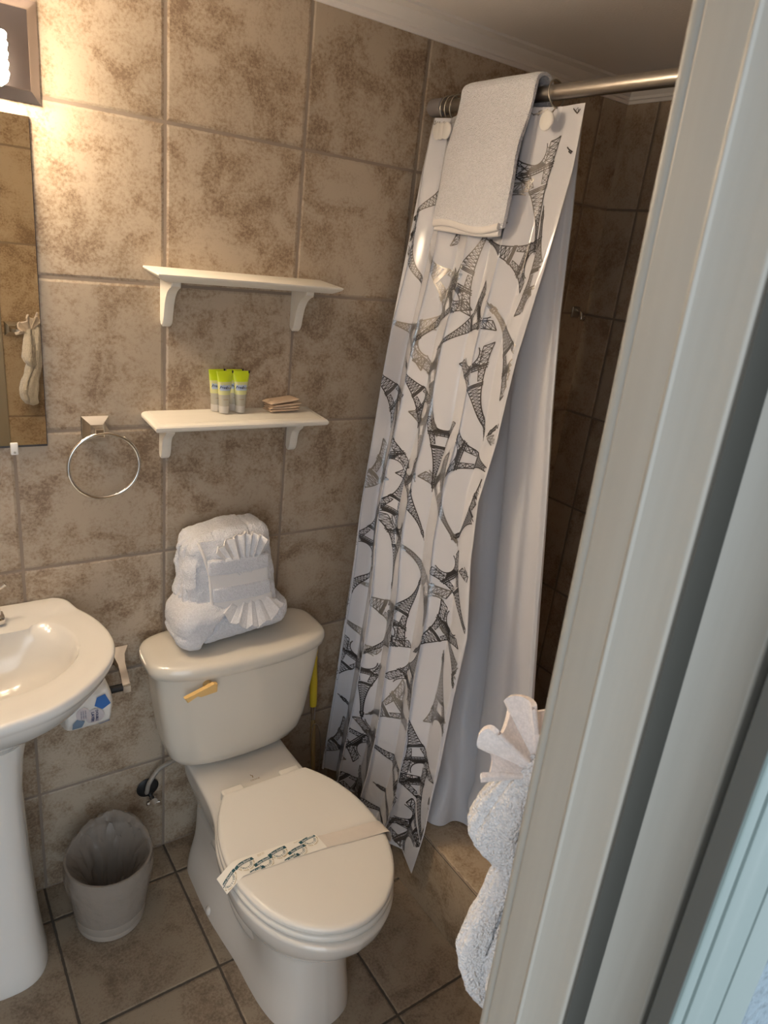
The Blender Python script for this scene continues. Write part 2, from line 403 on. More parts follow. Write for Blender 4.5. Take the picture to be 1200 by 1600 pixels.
# front wall with the doorway (tiled inside, stucco outside)
DX1, DX0, DZ = -0.222, -1.02, 2.06
g = G()
for b in (box(DX1+0.050, XR+0.1, YF-0.085, YF, -0.1, ZC+0.1), box(XL-0.1, DX0-0.050, YF-0.085, YF, -0.1, ZC+0.1), box(DX0-0.050, DX1+0.050, YF-0.085, YF, DZ, ZC+0.1)): g.add(*b)
o = g.obj('wall_front', M['tile_front'], smooth=False); o['kind'] = 'structure'
g = G()
for b in (box(-0.125, XR+0.1, YF-0.10, YF-0.085, -0.15, ZC+0.1), box(XL-0.1, DX0-0.10, YF-0.10, YF-0.085, -0.15, ZC+0.1), box(DX0-0.10, -0.125, YF-0.10, YF-0.085, DZ+0.09, ZC+0.1)): g.add(*b)
o = g.obj('wall_outside', M['stucco'], smooth=False); o['kind'] = 'structure'
struct('ground', box(-4, 3, -6, YF-0.101, -0.25, -0.15), M['ground'])

# door frame: one extruded profile per side, in plan (x, y)
def lean(vf):
    """the whole frame stands slightly out of plumb"""
    v, f = vf; out = []
    for x, y, z in v:
        k = max(0.0, min(1.0, (y+1.582)/0.118)); s_ = 0.0145*(z-1.33)*(0.35+0.65*k)
        out.append((x-0.55*s_, y+0.75*s_, z))
    return out, f
def extrude_plan(pts, z0, z1):
    n = len(pts); v = [(x, y, z0) for x, y in pts]+[(x, y, z1) for x, y in pts]
    return v, [tuple(range(n))[::-1], tuple(range(n, 2*n))]+[(i, (i+1) % n, n+(i+1) % n, n+i) for i in range(n)]
def arc2(cx, cy, r, a0, a1, n=5): return [(cx+r*math.cos(math.radians(a0+(a1-a0)*k/n)), cy+r*math.sin(math.radians(a0+(a1-a0)*k/n))) for k in range(n+1)]
prof = [(-0.174, YF), (-0.165, YF)]+arc2(-0.1665, -1.4645, 0.0025, 0, 90)+arc2(-0.2405, -1.4655, 0.0035, 90, 180)
prof += [(-0.2440, -1.4680), (-0.2432, -1.4695)]+arc2(-0.2435, -1.4720, 0.0020, 120, 180, 3)
prof += [(-0.2455, -1.492)]+arc2(-0.2452, -1.4945, 0.0012, 110, 250, 5)+[(-0.2450, -1.4965), (-0.2450, -1.5215)]+arc2(-0.2420, -1.5220, 0.0030, 180, 270)
prof += [(-0.2230, -1.5250), (-0.2220, -1.5260), (-0.2220, -1.5560)]+arc2(-0.2200, -1.5568, 0.0020, 180, 270)+[(-0.174, -1.5588)]
jam = G(); jam.add(*lean(extrude_plan(prof, -0.0, DZ)))
mir = [(-1.242-x, y) for x, y in reversed(prof)]
jam.add(*extrude_plan(mir, 0, DZ))
jam.add(*box(DX0-0.08, -0.165, -1.563, -1.463, DZ, DZ+0.085))
o = jam.obj('door_frame', M['jamb'], angle=60); o.name = 'door_1'; o['kind'] = 'structure'
g = G(); g.add(*box(-0.2150, -0.1750, -1.5640, -1.5595, -0.0, DZ)); g.add(*box(DX0-0.047, DX0-0.007, -1.5640, -1.5595, 0, DZ))  # dark strips added to paint the shade at rebate, jamb end and casing side
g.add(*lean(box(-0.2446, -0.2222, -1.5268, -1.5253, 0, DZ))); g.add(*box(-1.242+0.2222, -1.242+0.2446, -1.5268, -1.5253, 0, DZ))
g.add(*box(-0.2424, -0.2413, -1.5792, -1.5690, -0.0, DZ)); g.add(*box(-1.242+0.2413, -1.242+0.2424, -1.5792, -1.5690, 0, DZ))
o = g.obj('door_shade_strips', M['shade_strip'], smooth=False); o['kind'] = 'structure'
# outside casing, pale teal, with grooves
yo = -1.5810
cas = [(-0.2275, -1.5690), (-0.2412, -1.5700)]+arc2(-0.2402, -1.5800, 0.0010, 180, 270, 3)+[(-0.2305, yo), (-0.2298, -1.5770), (-0.2245, -1.5770), (-0.2238, -1.5805)]
cas += [(-0.2150, -1.5815), (-0.2060, -1.5800), (-0.1980, -1.5796), (-0.1900, -1.5808), (-0.1845, -1.5815), (-0.1838, -1.5775), (-0.1775, -1.5775), (-0.1768, -1.5805), (-0.1600, -1.5805), (-0.1280, -1.5800), (-0.1280, -1.5690)]
g = G(); g.add(*extrude_plan(cas, -0.15, DZ+0.1)); g.add(*extrude_plan([(-1.242-x, y) for x, y in reversed(cas)], -0.15, DZ+0.1))
g.add(*box(DX0-0.10, -0.128, -1.5810, -1.5690, DZ+0.001, DZ+0.1))
o = g.obj('trim_2', M['teal'], angle=30); o['kind'] = 'structure'
g = G(); g.add(*box(-0.2297, -0.2246, -1.5780, -1.5769, -0.15, DZ)); g.add(*box(-0.1837, -0.1776, -1.5784, -1.5774, -0.15, DZ))
o = g.obj('trim_3', M['groove'], smooth=False); o['kind'] = 'structure'

# crown moulding
def crown(name, fn, length):
    pr = [(0, -0.048), (0.006, -0.048), (0.009, -0.040), (0.014, -0.038), (0.016, -0.031), (0.026, -0.022), (0.034, -0.015), (0.036, -0.011), (0.043, -0.010), (0.055, -0.006), (0.057, 0), (0, 0)]
    r = [[fn(0, a, b) for a, b in pr], [fn(length, a, b) for a, b in pr]]
    v, f = loft(r); o = mesh(name, v, f, M['moulding'], angle=25); o['kind'] = 'structure'
crown('trim_4', lambda s, a, b: Vector((XL+s, -a, ZC+b)), XR-XL)
crown('trim_5', lambda s, a, b: Vector((XR-a, -s, ZC+b)), -YF)

# shower curb and pan
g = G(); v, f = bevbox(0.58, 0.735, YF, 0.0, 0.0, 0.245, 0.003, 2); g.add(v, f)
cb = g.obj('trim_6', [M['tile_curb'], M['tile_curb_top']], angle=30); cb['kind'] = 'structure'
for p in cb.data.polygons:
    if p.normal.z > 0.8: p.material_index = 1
g = G(); g.add(*box(0.5795, 0.5835, YF, 0, 0.2385, 0.2405)); o = g.obj('trim_7', M['groove'], smooth=False); o['kind'] = 'structure'
struct('trim_8', box(0.735, XR, YF, 0, 0.0, 0.06), M['tile_floor'])

# ------------------------------------------------------------ mirror, vanity light
mr = thing('wall_mirror', (-0.62, 0, 1.30), 'large frameless wall mirror above the sink, reflecting the towel on the opposite wall', 'mirror')
g = G(); g.add(*box(-0.98, -0.266, -0.006, -0.0005, 1.302, 1.962)); g.obj('backing', M['mirror_edge'], mr, smooth=False)
v, f = box(-0.979, -0.2675, -0.0075, -0.0061, 1.307, 1.9615)
mesh('glass', v, f, M['mirror'], mr, smooth=False)
c = G(); c.add(*bevbox(-0.3415, -0.3265, -0.011, -0.0005, 1.286, 1.3135, 0.002)); cl = c.obj('clip', M['white_plastic'], mr)
cl['label'] = 'clear plastic mirror clip'
v, f = lathe([(0.0025, 0), (0.0025, -0.002)], (-0.334, -0.011, 1.292), 'Y', 10); mesh('screw', v, f, M['darkmetal'], cl)

vl = thing('vanity_light', (-0.55, 0, 1.99), 'lit vanity light with polished back plate and crystal glass shades above the mirror', 'light fixture')
g = G()
r0 = [(-0.86, 1.985), (-0.244, 1.985), (-0.244, 2.155), (-0.86, 2.155)]
def rect(y, ins): return [Vector((-0.86+ins, y, 1.985+ins)), Vector((-0.244-ins, y, 1.985+ins)), Vector((-0.244-ins, y, 2.155-ins)), Vector((-0.86+ins, y, 2.155-ins))]
v, f = loft([rect(0, 0), rect(-0.006, 0), rect(-0.022, 0.017), rect(-0.026, 0.020)]); g.add(v, f); g.obj('back_plate', M['plate'], vl, angle=20)
for x in (-0.352, -0.55, -0.748):
    v, f = lathe([(0.018, -0.026), (0.018, -0.030), (0.008, -0.034), (0.008, -0.060)], (x, 0, 2.055), 'Y', 20); mesh('lamp_arm', v, f, M['chrome'], vl)
    h = 0.037
    def dsp(p, d, w): return 0.0016*math.sin(w.z*420)*(1-abs(d.z))
    v, f = rbox((x, -0.10, 2.036), (h, 0.038, 0.040), 0.008, 16, dsp)
    s = mesh('glass_shade', v, f, M['lampglass'], vl); s['label'] = 'glowing ribbed crystal shade'

# ------------------------------------------------------------ towel ring
def post(parent, x, z, depth, w=0.027, name='mount_plate', m=None):
    m = m or M['chrome']
    def sq(y, a, b=None, dz=0):
        b = b or a; return [Vector((x-a, y, z-b+dz)), Vector((x+a, y, z-b+dz)), Vector((x+a, y, z+b+dz)), Vector((x-a, y, z+b+dz))]
    s = -1 if depth < 0 else 1; y0 = 0.0 if s < 0 else YF
    d = lambda q: y0+s*q
    g = G(); v, f = loft([sq(d(0), w), sq(d(0.006), w), sq(d(0.009), w*0.93), sq(d(0.022), w*0.42), sq(d(0.034), w*0.30)]); g.add(v, f)
    o = g.obj(name, m, parent, angle=25)
    g = G(); v, f = loft([sq(d(0.034), w*0.30), sq(d(abs(depth)), w*0.30), sq(d(abs(depth)+0.004), w*0.25)]); g.add(v, f)
    g.obj('post', m, parent, angle=25)
tr = thing('towel_ring', (-0.166, 0, 1.17), 'empty round chrome towel ring with square plate on the tile between mirror and shelves', 'towel ring')
post(tr, -0.163, 1.337, -0.045, 0.031)
pts = [(-0.153+0.0790*math.sin(t), -0.042-0.004*math.cos(t), 1.2565+0.0790*math.cos(t)) for t in [2*PI*k/64 for k in range(64)]]
v, f = tube(pts, 0.0042, 12, True); mesh('ring', v, f, M['chrome'], tr)

# ------------------------------------------------------------ shelves
def shelf(name, x0, x1, zt, label, br, bh, bd, tilt=0.0, D=0.115, T=0.017, rounded=False):
    t = thing(name, ((x0+x1)/2, 0, zt-0.1), label, 'shelf')
    e = 0.014
    def ring(z, ins):
        return [Vector((x0+ins, 0, z)), Vector((x1-ins, 0, z)), Vector((x1-ins, -(D-ins), z-tilt)), Vector((x0+ins, -(D-ins), z-tilt))]
    if rounded: R = [ring(zt-T, 0.006), ring(zt-T+0.002, 0.002), ring(zt-T+0.006, 0.0), ring(zt-0.007, 0.0), ring(zt-0.003, 0.003), ring(zt-0.001, 0.008), ring(zt-0.0005, 0.013), ring(zt-0.0003, 0.0145), ring(zt-0.0018, 0.0150), ring(zt, 0.017)]
    else: R = [ring(zt-T, 0.020), ring(zt-T+0.002, 0.016), ring(zt-0.008, 0.004), ring(zt-0.004, 0.0), ring(zt-0.001, 0.0), ring(zt, 0.002)]
    v, f = loft(R); mesh('board', v, f, M['shelf'], t, angle=25)
    zb = zt-T
    def bracket(x):
        c = catmull([(0.0, 0.007), (0.004, 0.001), (0.013, -0.001), (0.023, 0.008), (0.029, 0.028), (0.038, 0.052), (0.052, 0.070), (0.070, 0.080), (0.083, 0.085), (0.085, 0.100)] if not rounded else
                    [(0.0, 0.007), (0.004, 0.001), (0.012, 0.0), (0.021, 0.006), (0.027, 0.022), (0.031, 0.042), (0.040, 0.058), (0.055, 0.068), (0.064, 0.076), (0.062, 0.090), (0.060, 0.100)], 5)
        sx = bd/0.085; sz = bh/0.1; hw = 0.011
        pl = [(0.0, 0.100*sz)]+[(p.x*sx, p.y*sz) for p in c]
        def rg(xo, k): 
            cxy = (0.02, 0.055)
            return [Vector((x+xo, -(a+(cxy[0]-a)*k) if a > 0 else 0, zb-bh+b+(cxy[1]-b)*(k if b < bh*0.98 else 0))) for a, b in pl]
        v, f = loft([rg(-hw, 0.06), rg(-hw+0.003, 0), rg(hw-0.003, 0), rg(hw, 0.06)])
        mesh('bracket', v, f, M['shelf'], t, angle=35)
    for x in br: bracket(x)
    return t
shelf('wall_shelf', -0.050, 0.407, 1.706, 'upper small white wooden shelf, empty, on two scrolled brackets', (0.000, 0.335), 0.112, 0.082, tilt=0.008)
shelf('wall_shelf', -0.056, 0.397, 1.374, 'lower small white wooden shelf holding the tubes and soap packets', (-0.002, 0.346), 0.100, 0.072, tilt=0.007, T=0.018, rounded=True)

# ------------------------------------------------------------ toiletry tubes on lower shelf
SZ = 1.3738
def make_tube():
    t = thing('toiletry_tube', (0, 0, SZ), '', 'tube'); ring = []
    H = 0.104
    def rg(z):
        k = max(0, (z-0.020)/(H-0.020)); k = min(1, k); e = k**1.15
        rx = 0.0128+(0.0225-0.0128)*e; ry = 0.0128*(1-e)+0.0007
        return [Vector((rx*math.cos(a), ry*math.sin(a), SZ+z)) for a in [2*PI*i/28 for i in range(28)]]
    zs = [0.018, 0.020, 0.03, 0.04, 0.046, 0.054, 0.062, 0.070, 0.0775, 0.084, 0.090, 0.095, 0.0955, H]
    R = [rg(z) for z in zs]; v, f = loft(R); mi = []
    for i in range(len(zs)-1):
        z = (zs[i]+zs[i+1])/2; mi += [0 if z < 0.046 else (1 if z < 0.0775 else 2)]*28
    mi += [0, 2]
    off = Vector((0, 0, 0)); mesh('tube_body', v, f, [M['clear_tube'], M['lime_pale'], M['lime']], t, mi)
    v, f = lathe([(0.0115, 0), (0.0125, 0.001), (0.0128, 0.017), (0.012, 0.018)], (0, 0, SZ), 'Z', 24); mesh('cap', v, f, M['cap_clear'], t)
    g = G()
    def on(a, b):  # a across, b height
        z = b; k = max(0, min(1, (z-0.020)/(H-0.020))); e = k**1.15; rx = 0.0128+(0.0225-0.0128)*e; ry = 0.0128*(1-e)+0.0007
        q = max(-0.98, min(0.98, a/rx)); return Vector((a, -ry*math.sqrt(1-q*q)-0.0005, SZ+z))
    def patch(a0, a1, b0, b1, m, rag=0.0):
        na, nb = 12, 6; vs_ = []
        for i in range(na+1):
            for j in range(nb+1):
                a = a0+(a1-a0)*i/na; b = b0+(b1-b0)*j/nb; b += rag*math.sin(i*2.1)*(1 if j == nb else 0); vs_.append(on(a, b))
        g.add(vs_, [(i*(nb+1)+j, (i+1)*(nb+1)+j, (i+1)*(nb+1)+j+1, i*(nb+1)+j+1) for i in range(na) for j in range(nb)], m)
    patch(-0.0145, 0.0135, 0.0565, 0.0700, 0, 0.002)
    put2d(g, text_geo('Fresh', 0.0095, 0.3, 0.0002), lambda a, b: on(a-0.005, b+0.0640)+Vector((0, -0.0004, 0)), 1)
    put2d(g, text_geo('Linen', 0.0080, 0.3, 0.0001), lambda a, b: on(a+0.008, b+0.0628)+Vector((0, -0.0004, 0)), 2)
    g.obj('printed_label', [M['label_blue'], M['navy'], M['wood_stick']], t)
    g = G(); patch(-0.007, 0.006, 0.034, 0.0350, 0); g.obj('printed_line', M['wood_stick'], t)
    g = G(); g.add(*bevbox(0.0185, 0.0225, -0.0012, 0.0012, SZ+H-0.006, SZ+H+0.001, 0.0006, 2)); k = g.obj('eye_mark', M['black'], t); k['label'] = 'small black registration mark'
    return t
tb = make_tube()
spots = [((0.1370, -0.037), 'lime topped toiletry tube, front left of the four, beside the front right one'),
         ((0.1800, -0.037), 'lime topped toiletry tube, front right of the four, nearest the soap packets'),
         ((0.1240, -0.0165), 'lime topped toiletry tube standing behind at the far left of the four'),
         ((0.1720, -0.0165), 'lime topped toiletry tube mostly hidden behind the front right tube')]
for i, ((x, y), lb) in enumerate(spots):
    o = tb if i == 0 else copy_tree(tb)
    o.location = (x, y, SZ); o.rotation_euler.z = (0.06, -0.02, 0.10, 0.0)[i]; tag(o, lb, 'tube', 'toiletry tubes on the lower shelf')

# soap packets
def packet(z0, w, rot, tilt, dx, seed, label, flip=0):
    def dsp(p, d, w_): return 0.0006*fbm(w_, 160, seed)
    hx, hy, hz = w/2, 0.024, 0.0026
    def shp(q, p):
        k = abs(q.x)/hx; q = Vector(q)
        ed = max(0, (k-0.72)/0.28); q.z *= (1-0.85*ed); q.z += ed*0.0015*(1 if q.x > 0 else -1)
        return q
    v, f = rbox((0, 0, 0), (hx, hy, hz), 0.0024, 18, dsp, shp)
    o = mesh('soap_packet', v, f, M['kraft'])
    o.rotation_euler = (0, tilt, rot); o.location = (0.300+dx, -0.0285, z0)
    tag(o, label, 'soap packet', 'wrapped soap packets on the lower shelf')
for k, (z0, w, rot, tilt, dx, lb) in enumerate([(0.0040, 0.088, 0.05, -0.02, 0.0, 'beige wrapped soap packet at the bottom of the small stack'),
    (0.0105, 0.086, -0.04, -0.035, 0.001, 'beige wrapped soap packet, second from the bottom of the stack'),
    (0.0175, 0.090, 0.10, -0.045, 0.004, 'beige wrapped soap packet with pointed ends, third up in the stack'),
    (0.0265, 0.088, 0.14, -0.085, -0.003, 'beige wrapped soap packet lying tilted on top of the stack')]):
    packet(SZ+z0, w, rot, tilt, dx, k*3.1, lb)

# ------------------------------------------------------------ sink
sk = thing('pedestal_sink', (-0.46, 0, 0), 'white porcelain pedestal sink with D shaped basin under the mirror', 'sink')
cx = -0.46
OUT = [(0.0, 0.0), (0.12, 0.0), (0.196, -0.001), (0.232, -0.055), (0.258, -0.115), (0.272, -0.185), (0.268, -0.255), (0.238, -0.325), (0.175, -0.395), (0.10, -0.440), (0.0, -0.458)]
INN = [(0.0, -0.105), (0.06, -0.105), (0.112, -0.104), (0.128, -0.094), (0.165, -0.098), (0.192, -0.140), (0.202, -0.200), (0.192, -0.260), (0.150, -0.315), (0.085, -0.352), (0.0, -0.365)]
INB = [(0.0, -0.098), (0.05, -0.098), (0.10, -0.104), (0.140, -0.118), (0.172, -0.142), (0.192, -0.172), (0.200, -0.215), (0.190, -0.262), (0.150, -0.315), (0.085, -0.352), (0.0, -0.365)]
def oring(P, z, s=1.0, c0=(0, -0.2), blend=None, bs=0.0):
    pts = []
    for i, (a, b) in enumerate(P):
        x = c0[0]+(a-c0[0])*s; y = c0[1]+(b-c0[1])*s
        if blend: x = x+(blend[i][0]-x)*bs; y = y+(blend[i][1]-y)*bs
        pts.append((x, min(y, -0.0)))
    r = half_outline(cx, pts, z, 8)
    for q in r: q.y = min(q.y, -0.0015)
    return r
R = []
C0 = (0, -0.19)
for z, s in [(0.69, 0.28), (0.718, 0.35), (0.752, 0.49), (0.79, 0.69), (0.83, 0.86), (0.862, 0.945), (0.874, 0.965), (0.880, 0.975), (0.886, 0.992), (0.896, 1.0), (0.903, 0.995), (0.9065, 0.985), (0.9075, 0.965)]:
    R.append(oring(OUT, z, s, C0))
for z, bs in [(0.9055, 0.35), (0.9035, 0.75), (0.903, 0.95)]: R.append(oring(OUT, z, 0.965, C0, INN, bs))
for z, s in [(0.9015, 0.985), (0.892, 0.965), (0.872, 0.93), (0.845, 0.87), (0.815, 0.75), (0.790, 0.55), (0.778, 0.32), (0.775, 0.12), (0.7745, 0.05)]: R.append(oring([(a+(c-a)*min(1, (0.9015-z)/0.022), b+(d-b)*min(1, (0.9015-z)/0.022)) for (a, b), (c, d) in zip(INN, INB)], z, s, (0, -0.22)))
# lift the back ledge
for r in R[7:16]:
    for p in r:
        if p.y > -0.06: p.z += 0.010*min(1, (p.y+0.06)/0.03)
v, f = loft(R); bas = mesh('basin', v, f, M['porcelain_sink'], sk, angle=50)
v, f = lathe([(0.022, 0.0), (0.024, 0.002), (0.018, 0.003), (0.01, 0.002)], (cx, -0.22, 0.775), 'Z', 24); mesh('drain', v, f, M['chrome'], bas)
R = [superell(cx, -0.165, a, b, z, 2.6, 48) for z, a, b in [(0.0, 0.096, 0.120), (0.012, 0.098, 0.122), (0.05, 0.094, 0.117), (0.15, 0.084, 0.105), (0.35, 0.074, 0.092), (0.55, 0.070, 0.086), (0.64, 0.078, 0.094), (0.70, 0.09, 0.105)]]
v, f = loft(R); mesh('pedestal', v, f, M['porcelain_sink'], sk, angle=50)
fc = thing('sink_faucet', (cx, -0.06, 0.905), 'chrome two handle faucet on the sink ledge, only a handle tip in view', 'faucet')
g = G(); v, f = rbox((cx, -0.060, 0.917), (0.075, 0.022, 0.012), 0.010, 12); g.add(v, f); g.obj('base_plate', M['chrome'], fc)
v, f = tube([(cx, -0.06, 0.92), (cx, -0.062, 0.975), (cx, -0.085, 1.0), (cx, -0.13, 1.0), (cx, -0.16, 0.985), (cx, -0.165, 0.965)], [0.013, 0.012, 0.011, 0.010, 0.010, 0.010], 16); mesh('spout', v, f, M['chrome'], fc)
for s in (-1, 1):
    v, f = lathe([(0.016, 0.0), (0.015, 0.02), (0.011, 0.035), (0.013, 0.045), (0.006, 0.052)], (cx+s*0.052, -0.06, 0.925), 'Z', 20); h = mesh('handle', v, f, M['chrome'], fc)
    v, f = tube([(cx+s*0.052, -0.06, 0.965), (cx+s*0.066, -0.062, 0.992), (cx+s*0.080, -0.062, 1.003)], [0.0045, 0.0045, 0.0065], 12); mesh('lever', v, f, M['chrome'], h)

# ------------------------------------------------------------ toilet paper holder and wrapped roll
th = thing('toilet_paper_holder', (-0.17, 0, 0.70), 'chrome toilet paper holder on the wall between sink and toilet', 'toilet paper holder')
for x in (-0.125, -0.315):
    z = 0.716
    def sq(y, a, dz=0, b=None): b = b or a; return [Vector((x-a, y, z-b+dz)), Vector((x+a, y, z-b+dz)), Vector((x+a, y, z+b+dz)), Vector((x-a, y, z+b+dz))]
    v, f = loft([sq(0, 0.027), sq(-0.005, 0.027), sq(-0.008, 0.025), sq(-0.022, 0.014, -0.001), sq(-0.045, 0.009, -0.010), sq(-0.068, 0.009, -0.028), sq(-0.083, 0.0095, -0.046), sq(-0.094, 0.0095, -0.050)])
    mesh('bracket', v, f, M['chrome'], th, angle=30)
v, f = lathe([(0.010, 0), (0.010, 0.19)], (-0.315, -0.082, 0.668), 'X', 20); rr = mesh('roller', v, f, M['black'], th); rr['label'] = 'black plastic roller'

TRc = Vector((-0.228, -0.080, 0.652)); TRr = 0.0615; THx = 0.058
tp = thing('toilet_paper_roll', (TRc.x, TRc.y, TRc.z-TRr), 'new toilet paper roll in white and blue wrapper under the sink rim', 'toilet paper')
rings = []
for k in range(33):
    s = -1+2*k/32; e = 1-max(0, (abs(s)-0.80)/0.20)**2*0.30; ring = []
    for j in range(64):
        a = 2*PI*j/64; r = TRr*e; p = Vector((TRc.x+s*THx*(1.0+0.03*math.sin(3*a)), TRc.y+r*math.cos(a), TRc.z+r*math.sin(a)))
        dn = 0.0028*fbm(p, 38, 3)+0.0012*fbm(p, 110, 1); ring.append(p+Vector((0, math.cos(a), math.sin(a)))*dn)
    rings.append(ring)
core = [[Vector((TRc.x+s*THx*0.97, TRc.y+r*math.cos(a), TRc.z+r*math.sin(a))) for a in [2*PI*j/64 for j in range(64)]] for s, r in ((-1, 0.02), (1, 0.02))]
v, f = loft([core[0]]+rings+[core[1]], True, True); mesh('wrapper', v, f, M['paper_wrap'], tp, angle=60)
g = G()
def oncyl(a, b, lift=0.0030):  # a = along x, b = arc length; b grows downwards at the camera side
    an = math.radians(188)+(b-0.016)/TRr; r = TRr+lift
    return Vector((TRc.x+a, TRc.y+r*math.cos(an), TRc.z+r*math.sin(an)))
def poly(pts, m, lift=0.0030):
    pts = [Vector((a, b, 0)) for a, b in pts]; c = sum(pts, Vector())/len(pts); n = len(pts); v = [oncyl(c.x, c.y, lift)]; K = 4
    for k in range(1, K+1):
        for i in range(n):
            for q in range(3):
                p = pts[i].lerp(pts[(i+1) % n], q/3); w = c.lerp(p, k/K); v.append(oncyl(w.x, w.y, lift))
    N3 = 3*n; f = [(0, 1+i, 1+(i+1) % N3) for i in range(N3)]
    for k in range(K-1): f += [(1+k*N3+i, 1+(k+1)*N3+i, 1+(k+1)*N3+(i+1) % N3, 1+k*N3+(i+1) % N3) for i in range(N3)]
    g.add(v, f, m)
poly([(0.020, -0.032), (0.040, -0.036), (0.050, -0.012), (0.030, -0.002), (0.012, -0.014)], 0)
poly([(-0.040, 0.022), (-0.030, 0.010), (-0.012, 0.020), (-0.018, 0.044), (-0.040, 0.046)], 1)
poly([(0.012+0.022*math.cos(t), 0.014+0.022*math.sin(t)) for t in [2*PI*k/16 for k in range(16)]], 2, 0.0026)
poly([(-0.016+0.016*math.cos(t), 0.000+0.016*math.sin(t)) for t in [2*PI*k/16 for k in range(16)]], 2, 0.0026)
def tx(s, size, a0, b0, m, bold=0.0): put2d(g, text_geo(s, size, 0, bold), lambda a, b: oncyl(a0+b, b0+a, 0.0036), m)
tx('DOUBLE', 0.0085, 0.016, 0.012, 3, 0.0002); tx('LAYER!', 0.0095, 0.006, 0.014, 3, 0.0003)
for q in (-0.010, -0.015, -0.020): tx('MORE SHEETS', 0.0036, q, 0.002, 3)
poly([(0.024, 0.050), (0.048, 0.040), (0.049, 0.044), (0.024, 0.056)], 0)
put2d(g, text_geo('2-PLY TISSUE', 0.0070), lambda a, b: oncyl(a-0.004, 0.060-b, 0.0036), 3)
g.obj('printed_design', [M['blue'], M['greyblue'], M['mauve'], M['navy']], tp)

# ------------------------------------------------------------ toilet
TX = 0.165
to = thing('toilet', (TX, -0.40, 0), 'white porcelain two piece toilet with closed lid beside the shower curtain', 'toilet')
BW = {
 0.400: [(0.0, -0.085), (0.10, -0.085), (0.137, -0.095), (0.140, -0.2), (0.144, -0.3), (0.158, -0.37), (0.182, -0.46), (0.196, -0.56), (0.190, -0.645), (0.165, -0.725), (0.118, -0.785), (0.060, -0.818), (0.0, -0.826)],
 0.345: [(0.0, -0.085), (0.10, -0.085), (0.134, -0.095), (0.136, -0.2), (0.140, -0.3), (0.152, -0.37), (0.175, -0.46), (0.187, -0.56), (0.180, -0.640), (0.156, -0.715), (0.110, -0.772), (0.056, -0.802), (0.0, -0.810)],
 0.290: [(0.0, -0.09), (0.09, -0.09), (0.118, -0.100), (0.120, -0.2), (0.122, -0.3), (0.132, -0.37), (0.150, -0.46), (0.158, -0.55), (0.152, -0.620), (0.132, -0.680), (0.094, -0.728), (0.048, -0.752), (0.0, -0.758)],
 0.235: [(0.0, -0.10), (0.08, -0.10), (0.102, -0.108), (0.104, -0.2), (0.104, -0.3), (0.108, -0.37), (0.117, -0.45), (0.122, -0.53), (0.117, -0.590), (0.102, -0.640), (0.073, -0.678), (0.038, -0.697), (0.0, -0.702)],
 0.200: [(0.0, -0.10), (0.08, -0.10), (0.100, -0.108), (0.102, -0.2), (0.100, -0.3), (0.098, -0.37), (0.104, -0.45), (0.110, -0.53), (0.108, -0.585), (0.096, -0.636), (0.070, -0.676), (0.037, -0.695), (0.0, -0.700)],
 0.110: [(0.0, -0.10), (0.08, -0.10), (0.105, -0.108), (0.108, -0.2), (0.106, -0.3), (0.100, -0.37), (0.100, -0.45), (0.106, -0.53), (0.106, -0.590), (0.096, -0.645), (0.072, -0.688), (0.038, -0.708), (0.0, -0.714)],
 0.040: [(0.0, -0.10), (0.09, -0.10), (0.124, -0.112), (0.130, -0.2), (0.130, -0.3), (0.124, -0.38), (0.118, -0.46), (0.117, -0.54), (0.113, -0.603), (0.101, -0.658), (0.076, -0.700), (0.040, -0.720), (0.0, -0.726)],
 0.000: [(0.0, -0.10), (0.09, -0.10), (0.130, -0.114), (0.137, -0.2), (0.138, -0.3), (0.132, -0.38), (0.124, -0.46), (0.121, -0.54), (0.116, -0.606), (0.103, -0.662), (0.078, -0.704), (0.041, -0.724), (0.0, -0.730)]}
def egg_x(W, yc, bf, br, y): 
    k = (y-yc)/(bf if y < yc else br); return W*math.sqrt(max(0.0, 1-k*k))
for z_, W_, yc_, bf_, br_ in ((0.400, 0.196, -0.56, 0.266, 0.315), (0.345, 0.187, -0.56, 0.250, 0.315)):
    yt = yc_-bf_; P_ = BW[z_][:5]
    ys_ = [-0.37, -0.46]+[yc_-bf_*math.sin(math.radians(a)) for a in (3, 20, 38, 56, 73)]
    P_ = P_+[(egg_x(W_, yc_, bf_, br_, y), y) for y in ys_]+[(0.0, yt)]
    BW[z_] = P_
zs = sorted(BW)
rings = []
def bw_at(z):
    for a, b in zip(zs, zs[1:]):
        if a <= z <= b: break
    ia = zs.index(a); k = (z-a)/(b-a); p0 = BW[zs[max(0, ia-1)]]; p1 = BW[a]; p2 = BW[b]; p3 = BW[zs[min(len(zs)-1, ia+2)]]
    out = []
    for i in range(len(p1)):
        q = []
        for c_ in range(2):
            m1 = (p2[i][c_]-p0[i][c_])*0.5; m2 = (p3[i][c_]-p1[i][c_])*0.5; t = k
            q.append((2*t**3-3*t*t+1)*p1[i][c_]+(t**3-2*t*t+t)*m1+(-2*t**3+3*t*t)*p2[i][c_]+(t**3-t*t)*m2)
        out.append(tuple(q))
    return out
ZZ = [0.0, 0.02, 0.04, 0.06, 0.085, 0.11, 0.14, 0.17, 0.20, 0.218, 0.235, 0.25, 0.27, 0.29, 0.31, 0.33, 0.345, 0.36, 0.375, 0.388]
rings = [half_outline(TX, bw_at(z), z, 5) for z in ZZ]
def inset(P, d):
    cxm, cym = 0, -0.45
    return [(a*(1-d/0.17), cym+(b-cym)*(1-d/0.36)) for a, b in P]
rings.append(half_outline(TX, inset(BW[0.400], 0.001), 0.396, 5)); rings.append(half_outline(TX, inset(BW[0.400], 0.006), 0.4005, 5)); rings.append(half_outline(TX, inset(BW[0.400], 0.02), 0.4020, 5))
